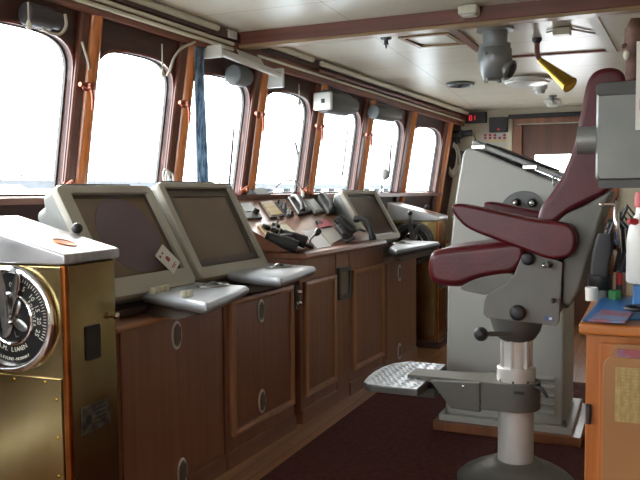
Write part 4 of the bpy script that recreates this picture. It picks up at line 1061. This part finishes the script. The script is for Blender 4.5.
# things on the sill
def sillp(u, y_=None): return wh(u, 192, .06)
q = wh(259, 190, .065); mb = MB(); mb.loft([[Vector((q.x+x, q.y+y, 1.287+z)) for x, z in ((-.045, 0), (.04, 0), (-.02, h))] for y, h in ((-.09, .035), (.1, .05))]); tag(mb.build('wedge_box', M_dkgrey, bevel=.004), 'dark wedge shaped case on the sill beside the second radar', 'case')
t = thing('gooseneck_lamp', 'white gooseneck lamp arching over the sill behind the display unit', 'lamp', wh(303, 198, .1))
b0 = wh(303, 198.5, .12)+Vector((0, 0, .006)); pts = [b0, b0+Vector((0, 0, .045))]; mb = MB(); mb.tube(pts, [.017, .012], 14); mb.build('base', M_white, t)
c = [b0+Vector((0, 0, .04))] + [wh(u, v, .1) for u, v in ((300, 186), (295, 181), (287, 180), (279, 184), (272, 191))]
mb = MB(); mb.tube(c, .0055, 8); mb.build('neck', M_white, t)
t = thing('curled_cord', 'white curled cord hanging at the foot of the post behind the middle radar', 'cord', wh(166, 178, .06))
c0 = wh(165, 176, .07); mb = MB(); mb.tube([c0+Vector((.0, .03*math.cos(k*.5)+.002*k, .04*math.sin(k*.5)-.0008*k)) for k in range(34)], .006, 7); mb.build('cord', M_white, t)
mb = MB(); mb.tube([c0+Vector((0, .05, .02)), c0+Vector((0, .06, -.07))], .006, 7); mb.build('plug', M_dkgrey, t)

# ================================================================== far wall
def fw(u, v, d=.02): return ay(u, v, YF-d)
def fbox(name, u0, v0, u1, v1, depth, m, bevel=.004, parent=None, gap=.002):
    a, b = ay(u0, v0, YF-depth), ay(u1, v1, YF-depth); mb = MB(); mb.box(((a.x+b.x)/2, YF-gap-depth/2, (a.z+b.z)/2), (b.x-a.x, depth, abs(a.z-b.z))); return mb.build(name, m, parent, bevel=bevel)
t = thing('digital_display', 'long dark box with a red lit number high on the far wall', 'display', fw(475, 118))
fbox('housing', 465, 112.5, 486, 122.5, .06, M_black2, .004, t)
a = ay(470.5, 118, YF-.064); mb = MB()
def seg7(mb, x, z, h, on):
    w_ = h*.5; s = {'a': (0, h/2, w_, .007), 'g': (0, 0, w_, .007), 'd': (0, -h/2, w_, .007), 'f': (-w_/2, h/4, .007, h/2), 'b': (w_/2, h/4, .007, h/2), 'e': (-w_/2, -h/4, .007, h/2), 'c': (w_/2, -h/4, .007, h/2)}
    for k in on:
        cx, cz, sx, sz = s[k]; mb.box((x+cx, YF-.0635, z+cz), (sx, .002, sz))
seg7(mb, a.x-.0, a.z, .042, 'abcdef'); seg7(mb, a.x+.032, a.z, .042, 'bc'); mb.build('digits', M_led, t)
t = thing('alarm_box', 'black square box with a red light on the far wall, beside the door', 'box', fw(498, 125))
fbox('housing', 489, 117.5, 507, 131.5, .09, M_black2, .006, t)
a = ay(498.5, 129.3, YF-.094); mb = MB(); mb.box((a.x, YF-.0935, a.z), (.018, .003, .009)); mb.build('light', M_led, t)
t = thing('safety_poster', 'pale poster with rows of red and yellow squares on the far wall', 'poster', fw(495, 138))
fbox('sheet', 481, 133.6, 508.5, 146, .006, M_paper2, 0, t)
for i in range(5):
    for j, (m, v) in enumerate(((M_redd, 135.1), (M_redd, 138), (M_yellow, 140.9))):
        if (i == 0 and j == 2) or (i == 3 and j == 0): continue
        u = 484+4.8*i; a, b = ay(u, v-1.1, YF-.009), ay(u+2.6, v+1.1, YF-.009); mb = MB(); mb.box(((a.x+b.x)/2, YF-.0092, (a.z+b.z)/2), (b.x-a.x, .001, a.z-b.z)); mb.build('mark', m, t)
mb = MB(); a, b = fw(508.5, 117, .03), fw(596, 116, .03); mb.box(((a.x+b.x)/2, YF-.03, a.z), (b.x-a.x, .04, .04)); tag(mb.build('wall_raceway', M_black2, bevel=.006), 'black cable duct along the top of the far wall', 'duct')
mb = MB(); a, b = fw(517, 124.5, .02), fw(584, 122, .02); mb.tube([a, b], .008); tag(mb.build('conduit', M_cable), 'thin pale pipe across the far wall above the door', 'conduit')
t = thing('hand_torch', 'black pistol shaped hand lamp hanging on the far wall near the coiled cable', 'torch', fw(462, 137))
a, b = fw(451, 135.5, .16), fw(472, 132.5, .16); mb = MB(); mb.tube([a, a.lerp(b, .5), a.lerp(b, .6), b], [.045, .05, .03, .028], 16); mb.build('barrel', M_black2, t)
c = fw(456, 136.5, .16); mb = MB(); mb.tube([c, c+Vector((.02, 0, -.07))], [.03, .025], 12); mb.build('grip', M_black, t)
cable([fw(474.5, 135, .05), fw(475, 138, .03), fw(476, 142, .03), fw(473, 147, .02)], .005, M_cabled, 'thin dark cord trailing from the hand lamp', 'cord', 'cord', None)
t = thing('cable_coil', 'white coiled cable hanging in the far corner beside the grey console', 'coil', fw(453, 160, .08))
rnd = random.Random(5); c = fw(453.5, 160, .07)
for k in range(6):
    mb = MB(); Q = frame(c+Vector((rnd.uniform(-.02, .02), rnd.uniform(-.03, .02), rnd.uniform(-.03, .03))), (1, rnd.uniform(-.2, .2), 0), (0, 0, 1), (0, -1, 0)); mb.torus(.075+.01*rnd.random(), .0085, 30, 7, Q, sx=.75, sy=1.75); mb.build('loop', M_white if k % 3 else M_cable, t)
mb = MB(); c2 = fw(461, 158, .07); mb.box(c2, (.06, .06, .14)); mb.build('plug_box', M_dkgrey, t, bevel=.008)

# ================================================================== desk on the right and what stands on it
DY, DZT = 2.37, .9
t = thing('chart_desk', 'orange brown wooden desk cut off by the right side of the photo', 'desk', (.4, DY+.35, 0))
mb = MB(); mb.box((.35, DY+.34, DZT-.0175), (1.08, .7, .035)); mb.build('top', M_orange_h, t, bevel=.008)
mb = MB(); mb.box((.35, DY+.34, (DZT-.035)/2+.0045), (1.04, .64, DZT-.045)); bd = mb.build('body', M_orange, t, bevel=.004)
mb = MB(); mb.box((.05, DY+.014, .44), (.36, .02, .8)); dr = mb.build('door', M_orange, t, bevel=.004)
mb = MB(); mb.box((.45, DY+.014, .44), (.36, .02, .8)); mb.build('door', M_orange, t, bevel=.004)
for z in (.2, .62):
    mb = MB(); mb.lathe([(.008, -.03), (.008, .03)], 10, Matrix.Translation((-.16, DY+.006, z))); mb.build('hinge', M_black2, dr)
# holder of brown boards with a printed table
def RP(u0, v0, y): return ay(u0, v0, y)
a = RP(603.5, 356, DY-.07); zt_, x0_ = a.z, a.x
t = thing('document_holder', 'brown leather look document holder with a yellowed printed table, on the front of the desk', 'holder', (x0_+.2, DY-.05, .4))
def board(x0, x1, z0, z1, y, th, r=.03):
    mb = MB(); mb.prism([Vector((x, y, z)) for x, z in rrect(x1-x0, z1-z0, r, cx=(x0+x1)/2, cy=(z0+z1)/2)], (0, th, 0)); return mb
b = RP(610, 344, DY-.03)
board(x0_, x0_+.36, zt_-.52, zt_, DY-.074, .012).build('front_board', M_board, t, bevel=.003)
board(b.x, b.x+.38, zt_-.55, b.z, DY-.02, .012).build('back_board', M_board, t, bevel=.003)
mb = MB(); mb.box((x0_+.18, DY-.042, zt_-.535), (.34, .055, .02)); mb.build('bottom', M_board, t)
c, d = RP(615.5, 367, DY-.077), RP(640, 424, DY-.077)
mb = MB(); mb.box((c.x+.115, DY-.0755, (c.z+d.z)/2), (.23, .002, c.z-d.z)); ts = mb.build('table_sheet', M_tan, t)
mb = MB(); w_ = c.z-d.z
for k in range(15): mb.box((c.x+.115, DY-.077, c.z-.012-w_*.93*k/15), (.2, .0006, .0012))
for k in range(9): mb.box((c.x+.015+.025*k, DY-.077, (c.z+d.z)/2), (.0012, .0006, w_*.92))
mb.build('table_print', M_board, ts)
mb = MB(); mb.loft([[Vector((x, y, z)) for y, z in ((DY-.06, zt_-.5), (DY-.028, zt_-.5), (DY-.028, b.z-.012), (DY-.06, zt_-.0))] for x in (b.x+.02, b.x+.35)]); tag(mb.build('magazine', M_bluelt), 'magazine standing in the brown document holder', 'magazine')
# on the desk top
T = DZT+.001
def flat(name, pts, z, th, m, lab, cat, grp=None):
    mb = MB(); mb.prism([az(u, v, z) for u, v in pts], (0, 0, th)); return tag(mb.build(name, m, bevel=.0015), lab, cat, grp)
flat('folder', [(582.5, 321.5), (601, 299.5), (640, 298), (665, 297), (668, 320)], T, .006, M_blue, 'large flat blue folder lying on the desk under the magazine', 'folder')
t = flat('magazine', [(588, 322), (602, 311), (634, 313.5), (625, 323.5)], T+.0075, .006, M_bluelt, 'blue and white magazine lying on the flat blue folder', 'magazine')
mb = MB(); a = ay(634, 288, 2.62); mb.box((.08, 2.66, T+.054), (.25, .16, .075)); t = thing('box_file', 'blue box file lying under the white bottle', 'box file', (.08, 2.66, T)); mb.build('case', M_blue, t, bevel=.006)
mb = MB(); mb.box((.08, 2.66, T+.012), (.255, .17, .0075)); mb.build('page_edge', M_magedge, t)
mb = MB(); c = az(626, 309.5, T+.02); mb.torus(.026, .006, 24, 8, Matrix.Translation((c.x+.03, c.y, T+.026)) @ Matrix.Rotation(.1, 4, 'X'), sx=1.2, sy=.9); tag(mb.build('cord_loop', M_black), 'dark cord loop lying on the blue folder', 'cord')
# white bottle with a red cap
bx_ = ay(645, 240, 2.66).x; zb_ = T+.0925
t = thing('bottle', 'white bottle with a red cap and red spout at the right side of the photo', 'bottle', (bx_, 2.66, zb_))
Q = Matrix.Translation((bx_, 2.66, zb_)); h = ay(640, 206, 2.66).z-zb_
mb = MB(); mb.lathe([(.05, 0), (.056, .006), (.056, h*.55), (.05, h*.72), (.03, h*.9), (.028, h)], 28, Q); mb.build('body', M_bottle, t, angle=50)
mb = MB(); mb.lathe([(.034, h-.004), (.034, h+.03), (.03, h+.045), (.01, h+.05)], 24, Q); mb.build('cap', M_red, t)
mb = MB(); mb.lathe([(.012, 0), (.01, .02), (.007, .03)], 12, Q @ frame((-.028, -.03, h*.8), (0, 0, 1), (.7, -.7, 0), (-.7, -.7, .1))); mb.build('spout', M_red, t)
# stand with chrome rimmed wheel
SX = ay(600, 290, 2.92).x
t = thing('wheel_stand', 'black stand carrying a chrome rimmed hand wheel, on the desk behind the chair', 'stand', (SX, 2.92, T))
Q = Matrix.Translation((SX, 2.92, 0)); z0 = ay(600, 289, 2.92).z; z1 = ay(600, 275, 2.92).z
mb = MB(); mb.lathe([(.028, T), (.028, z0+.004)], 20, Q); mb.build('post', M_vent, t)
mb = MB(); mb.lathe([(.04, z0), (.043, z0+.004), (.043, z1), (.03, z1+.006)], 24, Q); mb.build('collar', M_black, t)
zt2 = ay(600, 236, 2.92).z
mb = MB(); mb.loft([[Vector((SX+dx+x, 2.92+y, z)) for x, y in rrect(w_, .07, .012)] for dx, w_, z in ((0, .06, z1), (.0, .066, z1+.04), (.01, .066, zt2-.04), (.016, .05, zt2+.01))]); mb.build('housing', M_black2, t)
mb = MB(); top_ = Vector((SX+.02, 2.92, zt2+.0))
for k in range(6):
    o_ = Vector((.012*k-.02, .03*math.sin(k*2.1), 0)); mb.tube([top_+o_*.4-Vector((0, 0, .02)), top_+o_+Vector((.03, 0, .05+.012*k)), top_+o_*1.6+Vector((.065, 0, .03)), top_+o_*1.3+Vector((.07, .0, -.06)), top_+o_*.8+Vector((.045, .01, -.13))], .0075, 7)
mb.build('cable_bundle', M_black, t)
wc = ay(617, 224, 2.92); mb = MB(); mb.tube([ay(601, 204.5, 2.92), ay(616, 204.5, 2.92)], .006, 10); mb.build('rod', M_chrome, t)
mb = MB(); mb.sphere(ay(601.5, 204.5, 2.92), .01, 12); mb.build('rod_end', M_chrome, t)
R_ = .088; Qw = frame(wc, (0, .95, .1), (0, 0, 1), (1, -.1, 0)); Qw = frame(wc, (-.02, 1, 0), (0, 0, 1), (1, .02, 0))
mb = MB(); mb.torus(R_, .0105, 48, 10, Qw); wh_ = mb.build('wheel_rim', M_chrome, t)
mb = MB(); mb.lathe([(.018, -.03), (.02, .015), (.008, .02)], 16, Qw); mb.tube([wc, Vector((SX+.02, 2.92, zt2+.02))], .012, 10)
for k in range(3):
    a = 2*PI*k/3+.5; mb.tube([wc, Qw @ Vector((R_*math.cos(a), R_*math.sin(a), 0))], .007, 8)
mb.build('wheel_hub', M_black2, wh_)
# small rack behind the desk with pens
t = thing('desk_rack', 'small beige and orange wooden rack standing at the back of the desk', 'rack', (SX+.08, 2.99, T))
a, b = ay(608.5, 290, 3.0), ay(613, 290, 3.0); mb = MB(); mb.box(((a.x+b.x)/2, 3.0, T+.08), (b.x-a.x, .05, .16)); mb.build('upright', M_orange, t)
a, b = ay(613.3, 250, 3.01), ay(627, 250, 3.01); mb = MB(); mb.box(((a.x+b.x)/2, 3.045, T+.14), (b.x-a.x, .02, .28)); mb.build('back_board', M_beige, t)
t = thing('marker', 'red and black marker pen standing in front of the beige rack', 'pen', ay(619.5, 290, 2.95))
c = ay(619.5, 283, 2.95); mb = MB(); mb.lathe([(.011, T), (.011, c.z-.004)], 14, Matrix.Translation((c.x, 2.95, 0))); mb.build('barrel', M_black, t)
mb = MB(); mb.lathe([(.0115, c.z-.005), (.0115, c.z+.038), (.006, c.z+.042)], 14, Matrix.Translation((c.x, 2.95, 0))); mb.build('cap', M_red, t)
c = ay(616, 296, 2.86); mb = MB(); mb.lathe([(.021, T), (.021, T+.028), (.016, T+.032)], 20, Matrix.Translation((c.x-.004, 2.87, .0075))); tag(mb.build('green_cap', M_green), 'small round green lid on the desk beside the blue folder', 'lid')
c = ay(589, 300, 2.76); mb = MB(); mb.lathe([(.02, T), (.022, T+.045), (.02, T+.047), (.018, T+.01)], 20, Matrix.Translation((c.x+.005, 2.80, .0075))); tag(mb.build('cup', M_white), 'small white cup at the left back corner of the desk', 'cup')
# grey box on a post overhead
BYF = 2.2
a, b = ay(596.5, 84, BYF), ay(640, 180, BYF)
t = thing('overhead_monitor', 'grey metal monitor box hung from the ceiling at the right side of the photo', 'monitor', (.03, BYF+.1, b.z))
x0, x1, z0, z1 = a.x, .24, b.z, a.z
mb = MB(); mb.loft([[Vector((x, y, z)) for x, z in rrect(x1-x0-2*i, z1-z0-2*i, .012, cx=(x0+x1)/2, cy=(z0+z1)/2)] for y, i in ((BYF, .006), (BYF+.012, 0), (BYF+.19, 0), (BYF+.23, .03))]); mb.build('housing', M_box, t, angle=50)
mb = MB(); mb.loft([[Vector((x, y, z)) for x, z in rrect(x1-x0+.004, .036, .012, cx=(x0+x1)/2+.001, cy=z1-.015)] for y in (BYF-.003, BYF+.19)]); mb.build('upper_band', M_boxd, t, bevel=.002)
mb = MB(); mb.loft([[Vector((x, y, z)) for x, z in rrect(x1-x0-.004, .022, .006, cx=(x0+x1)/2+.006, cy=z0-.01)] for y in (BYF+.004, BYF+.19)]); mb.build('lower_band', M_boxd, t)
c = ay(586, 140, BYF+.1); c0 = ay(577, 140, BYF+.03)
mb = MB(); r = .038; mb.lathe([(r*.92, 0), (r, .003), (r, .5), (.01, .5)], 28, frame((c0.x, BYF+.05, c0.z), (0, 1, 0), (0, 0, 1), (1, 0, 0)) @ Matrix.Diagonal((1, 1, (x0-c0.x+.01)/.5, 1))); mb.build('pivot', M_vent, t)
mb = MB(); mb.lathe([(.022, z1-.01), (.022, zc(BYF+.1)-.012), (.06, zc(BYF+.1)-.012), (.06, zc(BYF+.1)-.002)], 20, Matrix.Translation((.14, BYF+.1, 0))); mb.build('post', M_vent, t)
# notice clipped to its front
c, d = ay(636.8, 42, BYF-.006), ay(638, 130, BYF-.006)
t = thing('notice', 'white notice board with red marks fixed on the front of the grey overhead box', 'notice', (.1, BYF-.01, c.z-.1))
mb = MB(); mb.box((c.x+.12, BYF-.011, (c.z+d.z)/2), (.24, .008, c.z-d.z)); mb.build('sheet', M_white, t)
mb = MB()
for k in range(3): mb.box((c.x+.03+.05*k, BYF-.0158, (c.z+d.z)/2-.05), (.04, .001, .03))
mb.build('red_mark', M_redd, t)
# brown cloth bundle on top of it
c = ay(634, 60, BYF+.06); t = thing('cloth_bundle', 'reddish brown cloth bundle on top of the grey overhead box', 'bundle', (c.x, BYF+.07, z1))
mb = MB(); rings = []; rnd = random.Random(8)
zz = [z1+.006, z1+.03, z1+.07, z1+.1, z1+.13, z1+.16, z1+.185]; rr = [.022, .026, .02, .027, .024, .027, .012]
for z, r in zip(zz, rr): rings.append([Vector((c.x+r*(1+.22*math.sin(3*a+z*40))*math.cos(a), BYF+.09+r*(1+.2*math.cos(2*a+z*60))*math.sin(a), z)) for a in [2*PI*k/16 for k in range(16)]])
mb.loft(rings); mb.build('folds', M_brownthing, t, angle=80)
mb = MB(); e = ay(622, 46, BYF+.07); mb.tube([Vector((c.x-.01, BYF+.09, e.z+.002)), Vector((e.x, BYF+.08, e.z))], [.014, .006], 12); mb.build('flap', M_brownthing, t)
mb = MB(); e = ay(626.5, 55, BYF+.05); mb.sphere(e, .011, 12, None, (.8, .8, 1.3)); mb.build('pale_patch', M_cream, t)

# ================================================================== harbour outside
mb = MB(); mb.box((-150, 30, -4.2), (290, 400, .4)); mb.build('sea', M_sea, kind='structure')
t = thing('pier', 'long pale concrete pier on piles across the water outside the windows', 'pier', (-70, 90, -4))
mb = MB(); mb.box((-70, 110, 2.5), (6, 190, 1.0)); mb.build('deck', M_quay, t)
for k in range(24):
    mb = MB(); mb.box((-69, 20+8*k, -1.0), (1.2, 1.2, 6.2)); mb.build('pile', M_quay, t)
mb = MB()
for z in (3.5, 4.1): mb.box((-67.2, 110, z), (.1, 190, .12))
for k in range(60): mb.box((-67.2, 16+3.15*k, 3.5), (.12, .12, 1.3))
mb.build('railing', M_quay, t)
t = thing('harbour_house', 'pale harbour house with small windows beyond the nearest window', 'house', (-60, 52, -2))
mb = MB(); mb.box((-62, 56, -1), (6, 9, 4.2)); mb.build('wall', M_house, t)
mb = MB(); mb.loft([[Vector((x, y, z)) for x, z in ((-65.4, 1.0), (-58.6, 1.0), (-62, 2.4))] for y in (51, 61)]); mb.build('roof', M_houseroof, t)
for k in range(4):
    mb = MB(); mb.box((-58.97, 53+2*k, -.6), (.06, .9, 1.2)); mb.build('window', M_lockd, t)
mb = MB(); mb.box((-62, 51.47, -.6), (1.4, .06, 1.2)); mb.build('window', M_lockd, t)
